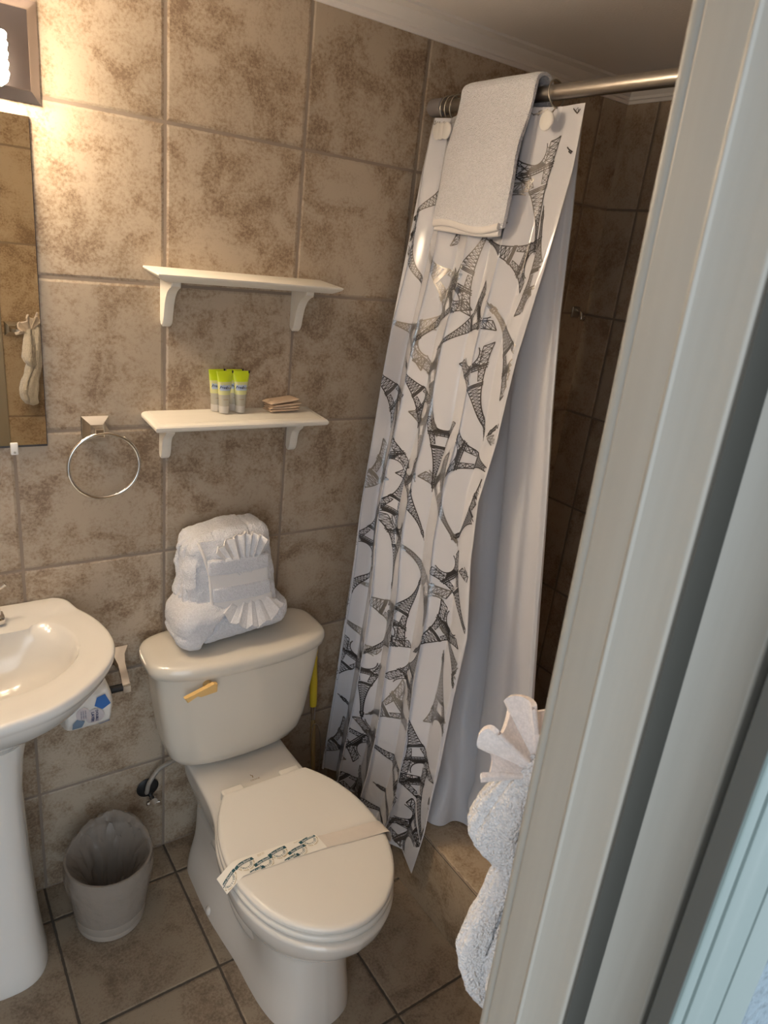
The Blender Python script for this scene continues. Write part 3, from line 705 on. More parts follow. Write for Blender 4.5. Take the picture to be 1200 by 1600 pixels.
v, f = loft(rings); bowl = mesh('bowl', v, f, M['porcelain_bowl'], to, angle=60)
# trapway relief on the side, bolt cap
for s in (-1, 1):
    pts = catmull([(TX+s*0.066, -0.60, 0.19), (TX+s*0.073, -0.50, 0.135), (TX+s*0.073, -0.40, 0.130), (TX+s*0.068, -0.32, 0.185), (TX+s*0.064, -0.24, 0.190), (TX+s*0.062, -0.18, 0.11), (TX+s*0.062, -0.15, 0.045)], 6)
    v, f = tube(pts, [0.030+0.012*math.sin(PI*i/(len(pts)-1)) for i in range(len(pts))], 16); mesh('trapway', v, f, M['porcelain_bowl'], to)
    v, f = lathe([(0.014, 0.0), (0.014, 0.010), (0.009, 0.018), (0.003, 0.020)], (TX+s*0.128, -0.30, 0.012), 'Z', 16); mesh('bolt_cap', v, f, M['porcelain_bowl'], to)
# maker's mark on the deck behind the seat
g = G()
def deck(x0, y0, ang=0.0, z=0.4024): return lambda a, b: Vector((x0+a*math.cos(ang)-b*math.sin(ang), y0+a*math.sin(ang)+b*math.cos(ang), z))
bird = [(-0.0035, 0.010), (-0.0015, 0.0125), (-0.001, 0.009), (0.0025, 0.0065), (0.0028, 0.003), (0.0, -0.004), (-0.001, 0.000), (0.0005, 0.0045), (-0.003, 0.008)]
F_ = deck(TX-0.003, -0.262); g.add([F_(a, b) for a, b in bird], [tuple(range(len(bird)))], 0)
put2d(g, text_geo('CRANE', 0.0085), deck(TX+0.000, -0.273), 0)
mk = g.obj('maker_mark', M['wood_stick'], bowl, smooth=False)
# tank
def tank_ring(z, w, yb, yf, n=5.0, bow=0.018): return superell(TX, (yb+yf)/2, w, abs(yf-yb)/2, z, n, 96, front=bow)
TR_ = [(0.4065, 0.120, -0.060, -0.165), (0.414, 0.150, -0.045, -0.180), (0.430, 0.178, -0.033, -0.192), (0.455, 0.196, -0.026, -0.199), (0.50, 0.208, -0.022, -0.204), (0.60, 0.222, -0.020, -0.209), (0.70, 0.2335, -0.019, -0.214), (0.728, 0.236, -0.018, -0.215)]
v, f = loft([tank_ring(*q) for q in TR_]); tank = mesh('tank', v, f, M['porcelain'], to, angle=50)
LR = [(0.7285, 0.241, -0.006, -0.222), (0.7265, 0.2475, -0.003, -0.2275), (0.730, 0.2515, -0.001, -0.2320), (0.745, 0.2530, -0.0005, -0.2335), (0.757, 0.2510, -0.001, -0.2320), (0.764, 0.2460, -0.004, -0.2270), (0.768, 0.2360, -0.010, -0.2170), (0.7695, 0.2200, -0.020, -0.2000), (0.7705, 0.14, -0.06, -0.16)]
v, f = loft([tank_ring(z, w, yb, yf, 4.2, 0.030) for z, w, yb, yf in LR]); mesh('tank_lid', v, f, M['porcelain'], to, angle=50)
# flush lever
fl = [(-0.028, -0.018), (-0.036, -0.004), (0.040, 0.019), (0.050, 0.016), (0.050, -0.007), (0.006, -0.011), (0.000, -0.007), (-0.004, -0.006)]
lx, lz = 0.012, 0.702
def lev(y, k=1.0): return [Vector((lx+a*k, y+0.10*max(0, (a+0.02))*0.06, lz+b*k)) for a, b in fl]
v, f = loft([lev(-0.226), lev(-0.236), lev(-0.238, 0.93)]); mesh('flush_lever', v, f, M['gold'], to, angle=25)
v, f = lathe([(0.012, 0), (0.012, -0.025)], (0.045, -0.204, 0.706), 'Y', 16); mesh('lever_pivot', v, f, M['gold'], to)
# seat and lid
SO = [(0.0, -0.328), (0.07, -0.328), (0.115, -0.329), (0.126, -0.336)]+[(egg_x(0.196, -0.56, 0.255, 0.290, y), y) for y in (-0.36, -0.39, -0.43, -0.48, -0.53)]+[(egg_x(0.196, -0.56, 0.255, 0.29, -0.56-0.255*math.sin(math.radians(a))), -0.56-0.255*math.sin(math.radians(a))) for a in (3, 15, 27, 39, 51, 63, 74, 83)]+[(0.0, -0.815)]
def so(z, d): return half_outline(TX+0.002, inset(SO, d), z, 6)
v, f = loft([so(0.404, 0.010), so(0.405, 0.004), so(0.409, 0.0), so(0.418, 0.0), so(0.4215, 0.003), so(0.4225, 0.010)]); mesh('seat', v, f, M['seat'], to, angle=50)
v, f = loft([so(0.4245, 0.012), so(0.4250, 0.006), so(0.4290, 0.0015), so(0.436, 0.0015), so(0.4405, 0.003), so(0.4430, 0.008), so(0.4440, 0.014), so(0.4446, 0.05), so(0.4450, 0.12)])
lid = mesh('seat_lid', v, f, M['seat'], to, angle=50)
for s in (-1, 1):
    v, f = bevbox(TX+s*0.083-0.030, TX+s*0.083+0.030, -0.345, -0.300, 0.402, 0.4330, 0.006, 3); mesh('hinge_cap', v, f, M['seat'], to)
# sanitary paper band across the lid
bd_ = thing('paper_band', (0.16, -0.59, 0.4455), 'printed paper sanitary band laid across the closed toilet lid', 'paper band')
path = catmull([(-0.052, -0.570, 0.4210), (-0.036, -0.568, 0.4330), (-0.018, -0.565, 0.4445), (0.0, -0.563, 0.4465), (0.06, -0.568, 0.4462), (0.13, -0.574, 0.4464), (0.196, -0.582, 0.4475)], 8)
def ribbon(path, hw, g, m=0, wig=0.0, dirv=(0.10, -1, 0)):
    d = Vector(dirv).normalized(); v = []
    for i, p in enumerate(path):
        for k in range(5): v.append(p+d*hw*(-1+k/2)+Vector((0, 0, wig*fbm(p+d*k*0.02, 60))))
    g.add(v, [(i*5+k, (i+1)*5+k, (i+1)*5+k+1, i*5+k+1) for i in range(len(path)-1) for k in range(4)], m)
g = G(); ribbon(path, 0.0245, g); 
plen = [0]
for a, b in zip(path, path[1:]): plen.append(plen[-1]+(b-a).length)
def onband(s, t, lift=0.0007):
    s = max(0, min(plen[-1]-1e-5, s)); i = max(j for j in range(len(plen)) if plen[j] <= s); i = min(i, len(path)-2)
    p = path[i].lerp(path[i+1], (s-plen[i])/(plen[i+1]-plen[i])); tg = (path[i+1]-path[i]).normalized(); d = Vector((0.10, -1, 0)).normalized(); n = d.cross(tg).normalized()
    if n.z < 0: n = -n
    return p-d*t+n*lift
bandpap = g.obj('printed_paper', M['band_paper'], bd_)
g = G()
def logo(s0, t0, ang=0.22, k=1.18):
    ca, sa = math.cos(ang), math.sin(ang)
    def F2(a, b, lift=0.0008):
        a *= k; b *= k; s_ = s0+a*ca-b*sa; t_ = t0+a*sa+b*ca
        return s_, t_, lift
    def ok(vs2): return all(-0.0242 <= q[1] <= 0.0242 and 0.001 < q[0] < plen[-1]-0.001 for q in vs2)
    def addp(vs2, fs, m):
        q = [F2(a, b) for a, b in vs2]
        for face in fs:
            pts = [q[i] for i in face]
            if ok(pts): g.add([onband(a, b, 0.0007+0.0003*m) for a, b, _ in pts], [tuple(range(len(pts)))], m)
    # banner
    n = 14; vv = []
    for i in range(n+1):
        a = -0.021+0.042*i/n; b = 0.0035*math.cos(a*70)*0.6
        for q in range(4): vv.append((a, b-0.0035+0.007*q/3))
    addp(vv, [(i*4+q, (i+1)*4+q, (i+1)*4+q+1, i*4+q+1) for i in range(n) for q in range(3)], 0)
    tv, tf = text_geo('Sani-Shield', 0.0068, 0.25, 0.0001); addp([(a, b+0.0012) for a, b in tv], tf, 2)
    def arc_letters(s, r, size, m, a0, a1, c0=0.001):
        for i, ch in enumerate(s):
            if ch == ' ': continue
            th_ = math.radians(a0+(a1-a0)*i/(len(s)-1)); tv, tf = text_geo(ch, size, 0, 0.0001)
            px, py = r*math.cos(th_), c0+r*math.sin(th_); rot = th_+PI/2
            addp([(px+a*math.cos(rot)-b*math.sin(rot), py+a*math.sin(rot)+b*math.cos(rot)) for a, b in tv], tf, m)
    arc_letters('SANITIZED', 0.0125, 0.0055, 0, 200, 340, -0.001)
    arc_letters('FOR YOUR PROTECTION', 0.0180, 0.0034, 1, 195, 345, -0.001)
for s0, t0 in [(0.0185, -0.001), (0.068, 0.008), (0.108, -0.0045), (0.150, 0.0095), (0.192, -0.0035), (0.232, 0.0165), (0.0780, -0.0245), (0.165, -0.0235)]: logo(s0, t0)
for s0, t0 in [(0.113, 0.0185), (0.112, 0.0150), (0.160, -0.0085), (0.205, 0.0185)]:
    put2d(g, text_geo('Thank You', 0.0042, 0.3), lambda a, b: onband(s0+a, t0+b+a*0.2, 0.0010), 1)
g.obj('printed_logos', [M['teal_ink'], M['gold_ink'], M['white_ink']], bandpap, smooth=False)
g = G(); p2 = catmull([(0.188, -0.583, 0.4466), (0.25, -0.595, 0.4464), (0.30, -0.603, 0.4464), (0.348, -0.610, 0.4462), (0.362, -0.6120, 0.4420), (0.368, -0.613, 0.4300), (0.366, -0.614, 0.4100)], 10)
ribbon(p2, 0.0215, g, 0, 0.0010); g.obj('tissue_end', M['tissue'], bd_)

# ------------------------------------------------------------ supply hose, wall flange
hs = thing('water_supply', (-0.05, 0, 0.24), 'grey braided water supply hose rising from a black wall flange behind the toilet', 'hose')
v, f = lathe([(0.006, 0.0), (0.030, -0.001), (0.032, -0.004), (0.026, -0.007), (0.010, -0.010)], (-0.048, -0.0005, 0.245), 'Y', 28); mesh('wall_flange', v, f, M['black'], hs)
v, f = tube(catmull([(-0.052, -0.008, 0.235), (-0.056, -0.024, 0.248), (-0.050, -0.030, 0.285), (-0.022, -0.032, 0.325), (0.012, -0.050, 0.355), (0.030, -0.080, 0.400), (0.030, -0.090, 0.42)], 8), 0.0065, 12); mesh('braided_hose', v, f, M['hose'], hs)
v, f = lathe([(0.008, 0.0), (0.008, -0.02), (0.012, -0.02), (0.012, -0.032)], (-0.040, -0.004, 0.215), 'Y', 16); mesh('shutoff_valve', v, f, M['chrome'], hs)
v, f = tube([(-0.022, -0.03, 0.205), (-0.058, -0.03, 0.21)], [0.006, 0.006], 12); mesh('valve_handle', v, f, M['chrome'], hs)

# ------------------------------------------------------------ yellow brush behind the toilet
br = thing('cleaning_brush', (0.465, -0.065, 0), 'yellow handled cleaning brush leaning on the wall behind the toilet tank', 'brush')
bt, bb = Vector((0.452, -0.040, 0.70)), Vector((0.468, -0.100, 0.02))
def bp(z): k = (0.70-z)/(0.68); return bt.lerp(bb, k)
prof = [(0.70, 0.006), (0.69, 0.011), (0.66, 0.012), (0.65, 0.009), (0.64, 0.012), (0.63, 0.009), (0.62, 0.0125), (0.605, 0.0125), (0.595, 0.009), (0.585, 0.012), (0.575, 0.0105), (0.50, 0.0125), (0.43, 0.0120), (0.415, 0.011)]
v, f = tube([bp(z) for z, r in prof], [r for z, r in prof], 18); mesh('handle', v, f, M['yellow'], br)
v, f = tube([bp(z) for z in (0.417, 0.41, 0.375, 0.365)], [0.0105, 0.009, 0.007, 0.0065], 16); mesh('ferrule', v, f, M['chrome'], br)
v, f = tube([bp(z) for z in (0.365, 0.33, 0.10, 0.07)], [0.006, 0.009, 0.009, 0.008], 16); mesh('stick', v, f, M['wood_stick'], br)
loop = catmull([bp(0.355)+Vector((0, -0.012, 0)), bp(0.335)+Vector((0.014, -0.016, 0)), bp(0.25)+Vector((0.019, -0.018, 0)), bp(0.14)+Vector((0.010, -0.018, 0)), bp(0.10)+Vector((0, -0.018, 0)), bp(0.14)+Vector((-0.010, -0.018, 0)), bp(0.25)+Vector((-0.019, -0.018, 0)), bp(0.335)+Vector((-0.012, -0.016, 0))], 8, True)
v, f = tube(loop, 0.0016, 8, True); mesh('wire_loop', v, f, M['nickel'], br)
v, f = rbox((0.468, -0.100, 0.040), (0.030, 0.022, 0.040), 0.012, 12, lambda p, d, w: 0.003*fbm(w, 300)); mesh('bristle_head', v, f, M['white_plastic'], br)

# ------------------------------------------------------------ waste bin with bag
BC = Vector((-0.200, -0.170, 0)); BH = 0.222
bn = thing('waste_bin', tuple(BC), 'small round off-white waste bin lined with a clear plastic bag between sink and toilet', 'waste bin')
prof = [(0.080, 0.0), (0.086, 0.003), (0.088, 0.010), (0.088, 0.022), (0.0905, 0.026), (0.0985, 0.12), (0.1055, 0.205), (0.108, 0.212), (0.108, BH), (0.1045, BH), (0.1035, 0.205), (0.0865, 0.012), (0.0, 0.008)]
v, f = lathe(prof, BC, 'Z', 64); mesh('bin_body', v, f, M['bin'], bn, angle=30)
rings = []
bagp = [(0.0935, 0.055, 0.002), (0.0975, 0.085, 0.003), (0.1035, 0.13, 0.004), (0.1095, 0.165, 0.005), (0.1125, 0.190, 0.004), (0.1115, 0.205, 0.0015), (0.1110, 0.216, 0.0008), (0.1110, 0.2245, 0.0005)]
for r, z, a in bagp:
    rings.append([BC+Vector(((r+a*(0.4+fbm((math.cos(t)*3, math.sin(t)*3, z*22), 1.6)))*math.cos(t), (r+a*(0.4+fbm((math.cos(t)*3, math.sin(t)*3, z*22), 1.6)))*math.sin(t), z)) for t in [2*PI*j/96 for j in range(96)]])
def puff(t):  # bag stands up at the back
    return max(0.0, math.cos(t-math.radians(62)))**1.3
for k, (rk, zk) in enumerate([(1.0, 0.15), (0.99, 0.45), (0.955, 0.75), (0.90, 1.0), (0.83, 1.02), (0.76, 0.70)]):
    ring = []
    for j in range(96):
        t = 2*PI*j/96; nz = fbm((math.cos(t)*4, math.sin(t)*4, k*0.7), 1.5)
        rk2 = 1-(1-rk)*(0.18+0.82*min(1, puff(t)*1.4)); r = 0.110*rk2+0.006*nz*(k/3)*min(1, puff(t)+0.2); z = 0.224+puff(t)*0.052*zk+0.005*zk*nz*(0.1+puff(t))
        ring.append(BC+Vector((r*math.cos(t), r*math.sin(t), z)))
    rings.append(ring)
for k, (r, z) in enumerate([(0.092, 0.208), (0.078, 0.192), (0.064, 0.160), (0.058, 0.11), (0.058, 0.05), (0.03, 0.03)]):
    ring = []
    for j in range(96):
        t = 2*PI*j/96; nz = fbm((math.cos(t)*3, math.sin(t)*3, k*0.9+5), 1.7)
        ring.append(BC+Vector(((r+0.026*nz)*math.cos(t), (r+0.026*nz)*math.sin(t), z+0.030*nz)))
    rings.append(ring)
v, f = loft(rings, False, True); o = mesh('bag_liner', v, f, M['bag'], bn, angle=60); o['label'] = 'thin clear plastic bag folded over the rim'

# ------------------------------------------------------------ shower rod, rings, curtains
RX, RZ = 0.700, 2.155
rd = thing('shower_rod', (RX, -0.7, RZ), 'brushed metal shower curtain rod below the ceiling', 'shower rod')
v, f = tube([(RX, -0.03, RZ), (RX, YF+0.03, RZ-0.010)], [0.0155, 0.0155], 32); mesh('rod', v, f, M['nickel'], rd)
for y0, s, dz in ((0.0, -1, 0), (YF, 1, -0.010)):
    v, f = lathe([(0.020, 0.0), (0.021, s*0.003), (0.021, s*0.050), (0.0155, s*0.052)], (RX, y0, RZ+dz), 'Y', 28); o = mesh('end_cup', v, f, M['rodend'], rd); o['label'] = 'dark grey rubber end cup'
def cring(y, lean, sz=0.0235):
    t = thing('curtain_ring', (RX, y, RZ-0.008), '', 'curtain ring')
    pts = [(RX+sz*math.sin(a), y+lean*(1-math.cos(a))*0.5, RZ-0.0055+sz*1.15*math.cos(a)) for a in [2*PI*k/40 for k in range(40)]]
    v, f = tube(pts, 0.0020, 10, True); mesh('hook_wire', v, f, M['darkmetal'], t)
    v, f = lathe([(0.0, 0.004), (0.0160, 0.004), (0.0195, 0.0015), (0.0195, -0.0015), (0.0165, -0.0040), (0.0, -0.0045)], (RX-0.026, y+lean-0.004, RZ-0.062), 'X', 28); d = mesh('round_button', v, f, M['white_plastic'], t); d['label'] = 'round white plastic button'
    v, f = tube([(RX, y+lean, RZ-0.030), (RX-0.012, y+lean-0.002, RZ-0.044), (RX-0.022, y+lean-0.004, RZ-0.062)], [0.0015]*3, 8); mesh('hook_stem', v, f, M['darkmetal'], t)
    return t
for y, ln, lb in [(-0.062, 0.0, 'metal curtain ring nearest the wall at the bunched end of the rod'), (-0.082, 0.004, 'metal curtain ring, second from the wall on the rod'), (-0.104, 0.006, 'metal curtain ring beside the draped towel, third from the wall'), (-0.430, -0.012, 'metal curtain ring with round white button right of the draped towel')]:
    tag(cring(y, ln), lb, 'curtain ring', 'shower curtain rings')

def lerp_tab(tab, x):
    if x <= tab[0][0]: return tab[0][1:]
    for a, b in zip(tab, tab[1:]):
        if x <= b[0]:
            k = (x-a[0])/(b[0]-a[0]); return tuple(p+(q-p)*k for p, q in zip(a[1:], b[1:]))
    return tab[-1][1:]
# z: left edge (x, y), right edge (x, y)
CT = [(0.140, 0.532, -0.045, 0.542, -0.545), (0.30, 0.540, -0.045, 0.552, -0.566), (0.52, 0.548, -0.045, 0.566, -0.576), (0.72, 0.556, -0.045, 0.578, -0.570), (0.91, 0.566, -0.045, 0.590, -0.566),
      (1.10, 0.577, -0.045, 0.602, -0.518), (1.25, 0.588, -0.045, 0.612, -0.498), (1.40, 0.598, -0.045, 0.630, -0.510), (1.60, 0.614, -0.042, 0.655, -0.506), (1.80, 0.636, -0.040, 0.680, -0.520), (2.0, 0.662, -0.036, 0.696, -0.530), (2.125, 0.684, -0.034, 0.700, -0.525)]
NF = 4.3
def wave(q, sharp): # rounded pleat
    return math.sin(q)*(1-0.25*sharp)+0.25*sharp*math.sin(3*q)*-0.35
def curtain(u, z):
    xl, yl, xr, yr = lerp_tab(CT, z); k = (2.125-z)/1.985
    a = u+0.018*math.sin(6.0*z+4*u)+0.010*math.sin(13*z)*(1-k)
    ph = 2*PI*NF*(max(0.0, a)**0.86)
    amp = (0.014+0.010*k)*(1.0-0.55*max(0, (u-0.80)/0.20))*min(1, 0.35+u*12)
    amp *= 1-0.5*max(0, 1-k*6)*(1 if u > 0.75 else 0.3)
    x = xl+(xr-xl)*u-amp*(0.5+0.5*math.sin(ph))*1.8+amp*0.9+0.004*fbm((u*6, z*3, 0), 1.0)
    y = yl+(yr-yl)*u-0.85*amp*math.sin(2*ph)*0.55-0.012*math.sin(ph+0.8)*k
    return Vector((min(x, 0.572) if z < 0.30 else x, min(y, -0.012), z))
NU, NV = 420, 150
Z0, Z1 = 0.140, 2.125
sc_u = [i/NU for i in range(NU+1)]
arc = [0.0]
for i in range(NU):
    L_ = sum((curtain(sc_u[i+1], z)-curtain(sc_u[i], z)).length for z in (0.5, 1.1, 1.7))/3; arc.append(arc[-1]+L_)
AL = arc[-1]
def u_of(s):
    lo, hi = 0, NU
    while hi-lo > 1:
        m_ = (lo+hi)//2
        if arc[m_] <= s: lo = m_
        else: hi = m_
    return (lo+(s-arc[lo])/max(1e-9, arc[hi]-arc[lo]))/NU
def top_sag(u): return 0.010*math.sin(u*23)**2
def csurf(u, zz, lift=0.0):
    p = curtain(u, zz)
    if lift:
        e = 0.002; du = curtain(min(1, u+e), zz)-curtain(max(0, u-e), zz); dz = curtain(u, zz+0.005)-curtain(u, zz-0.005)
        n = du.cross(dz).normalized()
        if n.dot(Vector((-0.8, -0.6, 0.1))) < 0 and n.x > 0: n = -n
        p = p+n*lift
    return p
g = G()
vv = [curtain(u, Z0+(Z1-Z0)*j/NV) for u in sc_u for j in range(NV+1)]
g.add(vv, [(i*(NV+1)+j, (i+1)*(NV+1)+j, (i+1)*(NV+1)+j+1, i*(NV+1)+j+1) for i in range(NU) for j in range(NV)], 0)
# printed motif: little lattice towers
def w_t(h): return 0.012+0.255*(1-min(1, max(0, h)))**2.6
def tower():
    L = []  # (points, width, kind)
    hs = [i/22 for i in range(23)]
    for s in (-1, 1):
        L.append(([(s*w_t(h), h) for h in hs], 1.5))
        L.append(([(s*max(0.01, w_t(h)-(0.105-0.16*h)), h) for h in hs[:9]], 1.1))
        L.append(([(s*w_t(0), 0), (s*(w_t(0)-0.105), 0)], 1.4))
        n = 7
        for i in range(n):
            h0, h1 = 0.36*i/n, 0.36*(i+1)/n; o0, o1 = w_t(h0), w_t(h1); i0, i1 = o0-(0.105-0.16*h0), o1-(0.105-0.16*h1)
            L.append(([(s*o0, h0), (s*i1, h1)], 0.8)); L.append(([(s*i0, h0), (s*o1, h1)], 0.8)); L.append(([(s*o1, h1), (s*i1, h1)], 0.7))
    L.append(([(0.125*math.cos(t), 0.155*math.sin(t)) for t in [PI*k/14 for k in range(15)]], 1.4))
    L.append(([(0.150*math.cos(t), 0.020+0.165*math.sin(t)) for t in [PI*k/14 for k in range(1, 14)]], 0.9))
    for i in range(1, 14): 
        t = PI*i/14; L.append(([(0.125*math.cos(t), 0.155*math.sin(t)), (0.148*math.cos(t), 0.018+0.163*math.sin(t))], 0.7))
    for h in (0.195, 0.212, 0.235): L.append(([(-w_t(h)-0.018, h), (0, h), (w_t(h)+0.018, h)], 1.5))
    for h in (0.385, 0.400, 0.415): L.append(([(-w_t(h)-0.012, h), (w_t(h)+0.012, h)], 1.5))
    for i in range(10):
        x = (-0.12+0.24*i/9); L.append(([(x, 0.195), (x, 0.235)], 0.7))
    n = 12
    for i in range(n):
        h0, h1 = 0.42+0.48*i/n, 0.42+0.48*(i+1)/n; a, b = w_t(h0), w_t(h1)
        L.append(([(-a, h0), (b, h1)], 0.8)); L.append(([(a, h0), (-b, h1)], 0.8)); L.append(([(-b, h1), (b, h1)], 0.7))
    for h in (0.91, 0.935): L.append(([(-0.026, h), (0.026, h)], 1.5))
    for q in range(4): L.append(([(-0.10+0.012*q, 0.190-0.012*q), (0, 0.188-0.008*q), (0.10-0.012*q, 0.190-0.012*q)], 1.3))
    L.append(([(-0.020, 0.91), (-0.020, 0.955), (0.020, 0.955), (0.020, 0.91)], 1.1)); L.append(([(0, 0.955), (0, 1.05)], 1.6))
    return L
TW = tower()
rnd = random.Random(12)
def stamp(s0, z0, size, ang, m, wk=1.0):
    ca, sa = math.cos(ang), math.sin(ang)
    for pts, wd in TW:
        hw = 0.00092*wd*wk; P = [Vector(((a*1.25*ca-(b-0.5)*sa)*size, (a*1.25*sa+(b-0.5)*ca)*size)) for a, b in pts]
        D = []
        for a, b in zip(P, P[1:]):
            n = max(1, int((b-a).length/0.008)); D += [a.lerp(b, k/n) for k in range(n)]
        D.append(P[-1])
        for a, b in zip(D, D[1:]):
            sa_, za = s0+a.x, z0+a.y; sb_, zb = s0+b.x, z0+b.y
            if min(sa_, sb_) < 0.004 or max(sa_, sb_) > AL-0.006 or min(za, zb) < Z0+0.004 or max(za, zb) > Z1-0.004: continue
            t = (b-a)
            if t.length < 1e-6: continue
            t.normalize(); nn = Vector((-t.y, t.x))*hw; q = [(sa_+nn.x, za+nn.y), (sb_+nn.x, zb+nn.y), (sb_-nn.x, zb-nn.y), (sa_-nn.x, za-nn.y)]
            g.add([csurf(u_of(x), y, 0.0007) for x, y in q], [(0, 1, 2, 3)], m)
cell_s, cell_z = 0.138, 0.158
ns = int(AL/cell_s)+1; nz_ = int((Z1-Z0)/cell_z)+1
for i in range(ns):
    for j in range(nz_):
        s_ = (i+0.5+(0.5 if j % 2 else 0)-0.25)*cell_s+rnd.uniform(-0.03, 0.03); z_ = Z0+(j+0.5)*cell_z+rnd.uniform(-0.04, 0.04)
        dark = (i+2*j) % 3 != 0
        stamp(s_, z_, rnd.uniform(0.185, 0.225) if dark else rnd.uniform(0.19, 0.24), rnd.choice([0.3, -0.5, 2.4, 1.2, -1.7, 3.3, -2.6, 0.9])+rnd.uniform(-0.2, 0.2), 1 if dark else 2, 1.0 if dark else 1.25)
cur = g.obj('shower_curtain', [M['vinyl'], M['ink_dark'], M['ink_silver']], angle=80)
tag(rebase(cur), 'white vinyl shower curtain printed with grey lattice towers, hanging outside the tiled curb', 'shower curtain')

# liner inside
LT = [(0.248, 0.600, -0.44, 0.770, -0.672), (0.30, 0.625, -0.42, 0.760, -0.690), (0.40, 0.660, -0.38, 0.745, -0.690), (0.55, 0.690, -0.32, 0.735, -0.690), (0.72, 0.700, -0.30, 0.728, -0.682), (1.0, 0.708, -0.28, 0.722, -0.642), (1.25, 0.712, -0.24, 0.718, -0.608),
      (1.48, 0.715, -0.20, 0.716, -0.572), (1.70, 0.718, -0.16, 0.714, -0.546), (1.90, 0.72, -0.12, 0.712, -0.532), (2.125, 0.722, -0.08, 0.708, -0.510)]
def liner(u, z):
    xl, yl, xr, yr = lerp_tab(LT, z); k = (2.125-z)/1.88
    amp = 0.012+0.014*k; ph = 2*PI*(2.3*u+0.10*math.sin(2.2*z))
    x = xl+(xr-xl)*u+amp*math.sin(ph)*(1-0.3*u); y = yl+(yr-yl)*u+amp*0.4*math.sin(2*ph)
    if z < 0.7: # crumples where it meets the curb
        c_ = (0.7-z)/0.45; x += 0.022*c_*fbm((y*9, z*11, 0), 1.0)-0.030*c_*math.exp(-((z-0.40+0.25*(u-0.5))/0.07)**2)
    if u > 0.955: # hem curls back
        w = (u-0.955)/0.045; x += 0.012*math.sin(w*PI*0.9); y += 0.008*w*w
    zz = z
    return Vector((x, y, zz))
nu, nv = 170, 130
g = G(); vv = [liner(i/nu, 0.248+(2.125-0.248)*j/nv) for i in range(nu+1) for j in range(nv+1)]
g.add(vv, [(i*(nv+1)+j, (i+1)*(nv+1)+j, (i+1)*(nv+1)+j+1, i*(nv+1)+j+1) for i in range(nu) for j in range(nv)])
ln = g.obj('curtain_liner', M['liner'], angle=80); tag(rebase(ln), 'plain white shower liner behind the printed curtain, its hem resting on the curb', 'shower curtain')

# small soap hook in the shower
hk = thing('wall_hook', (1.393, 0, 1.66), 'small chrome hook on the shower back wall', 'hook')
v, f = bevbox(1.375, 1.411, -0.008, 0.0, 1.655, 1.690, 0.003); mesh('plate', v, f, M['darkmetal'], hk)
v, f = tube(catmull([(1.393, -0.006, 1.680), (1.393, -0.030, 1.672), (1.393, -0.036, 1.650), (1.393, -0.050, 1.660)], 5), 0.004, 10); mesh('hook_arm', v, f, M['chrome'], hk)

# ------------------------------------------------------------ towel draped over the rod
def draped():
    prof = []
    outer = [(0.030, 0.0)]; g = G()
    Y0, Y1 = -0.150, -0.398
    def sect(r0, zf, zb, fx):
        P = [(RX-r0-0.006-fx, zf), (RX-r0-0.012-fx*0.8, zf+0.06), (RX-r0-0.012-fx*0.5, RZ-0.14), (RX-r0-0.010, RZ-0.05)]
        P += [(RX+r0*math.cos(a)*1.05-0.003, RZ+0.012+r0*math.sin(a)*0.95) for a in [PI-PI*k/8 for k in range(9)]]
        P += [(RX+r0+0.006, RZ-0.05), (RX+r0+0.008, zb+0.05), (RX+r0+0.008, zb)]
        return catmull([(a, 0, b) for a, b in P], 4)
    n = 44
    outp = sect(0.031, 1.862, 1.99, 0.030); inp = sect(0.018, 1.866, 1.992, 0.026)
    def ringy(t):
        y = Y0+(Y1-Y0)*t; ring = []
        edge = 1-abs(2*t-1)**10*0.45
        for k, (P, sgn) in enumerate(((outp, 1), (list(reversed(inp)), -1))):
            for p in P:
                q = p.copy(); mid = None
                down = max(0, (RZ-q.z)); wide = 1.0
                yy = y
                if q.x < RX: yy = y-0.012*(t-0.5)*down*3-0.004*math.sin(q.z*30)
                z = q.z+(0.010*math.sin(t*5.0+1)+0.012*t)*min(1, down*5)*(1 if q.x < RX else 1)
                off = 0.004*fbm((yy*10, z*10, k), 1.0)
                ring.append(Vector((q.x-off, yy, z)))
        c = sum(ring, Vector())/len(ring)
        if edge < 1:
            for i in range(len(outp)):
                a = ring[i]; b = ring[len(ring)-1-i]; m_ = (a+b)/2; ring[i] = m_+(a-m_)*edge; ring[len(ring)-1-i] = m_+(b-m_)*edge
        return ring
    v, f = loft([ringy(i/n) for i in range(n+1)]); g.add(v, f)
    return g
t = thing('draped_towel', (RX, -0.27, 1.85), 'folded white towel draped over the shower rod at the curtain top', 'towel')
o = draped().obj('towel_cloth', M['terry'], t, angle=70)
g = G(); v = []; f = []
n = 30
for layer, (zb, xo, hw) in enumerate([(1.8570, 0.0, 0.0018), (1.8480, 0.006, 0.0018)]):
    rings = []
    for i in range(n+1):
        tt = i/n; y = -0.153-0.240*tt; zz = zb+0.010*math.sin(tt*5+1)+0.012*tt-(0.004*layer)*math.sin(tt*7); x = RX-0.066+xo-0.0
        rings.append([Vector((x-hw*3, y, zz+0.016)), Vector((x-hw*3.4, y, zz+0.004)), Vector((x-hw*1.5, y, zz)), Vector((x+hw*2, y, zz+0.002)), Vector((x+hw*2, y, zz+0.016))])
    a, b = loft(rings); g.add(a, b)
g.obj('hem', M['weave'], t, angle=70)

# ------------------------------------------------------------ towels on the tank
def tnoise(w, s=1.0): return s*(0.0022*fbm(w, 45)+0.0012*fbm(w, 150, 3))
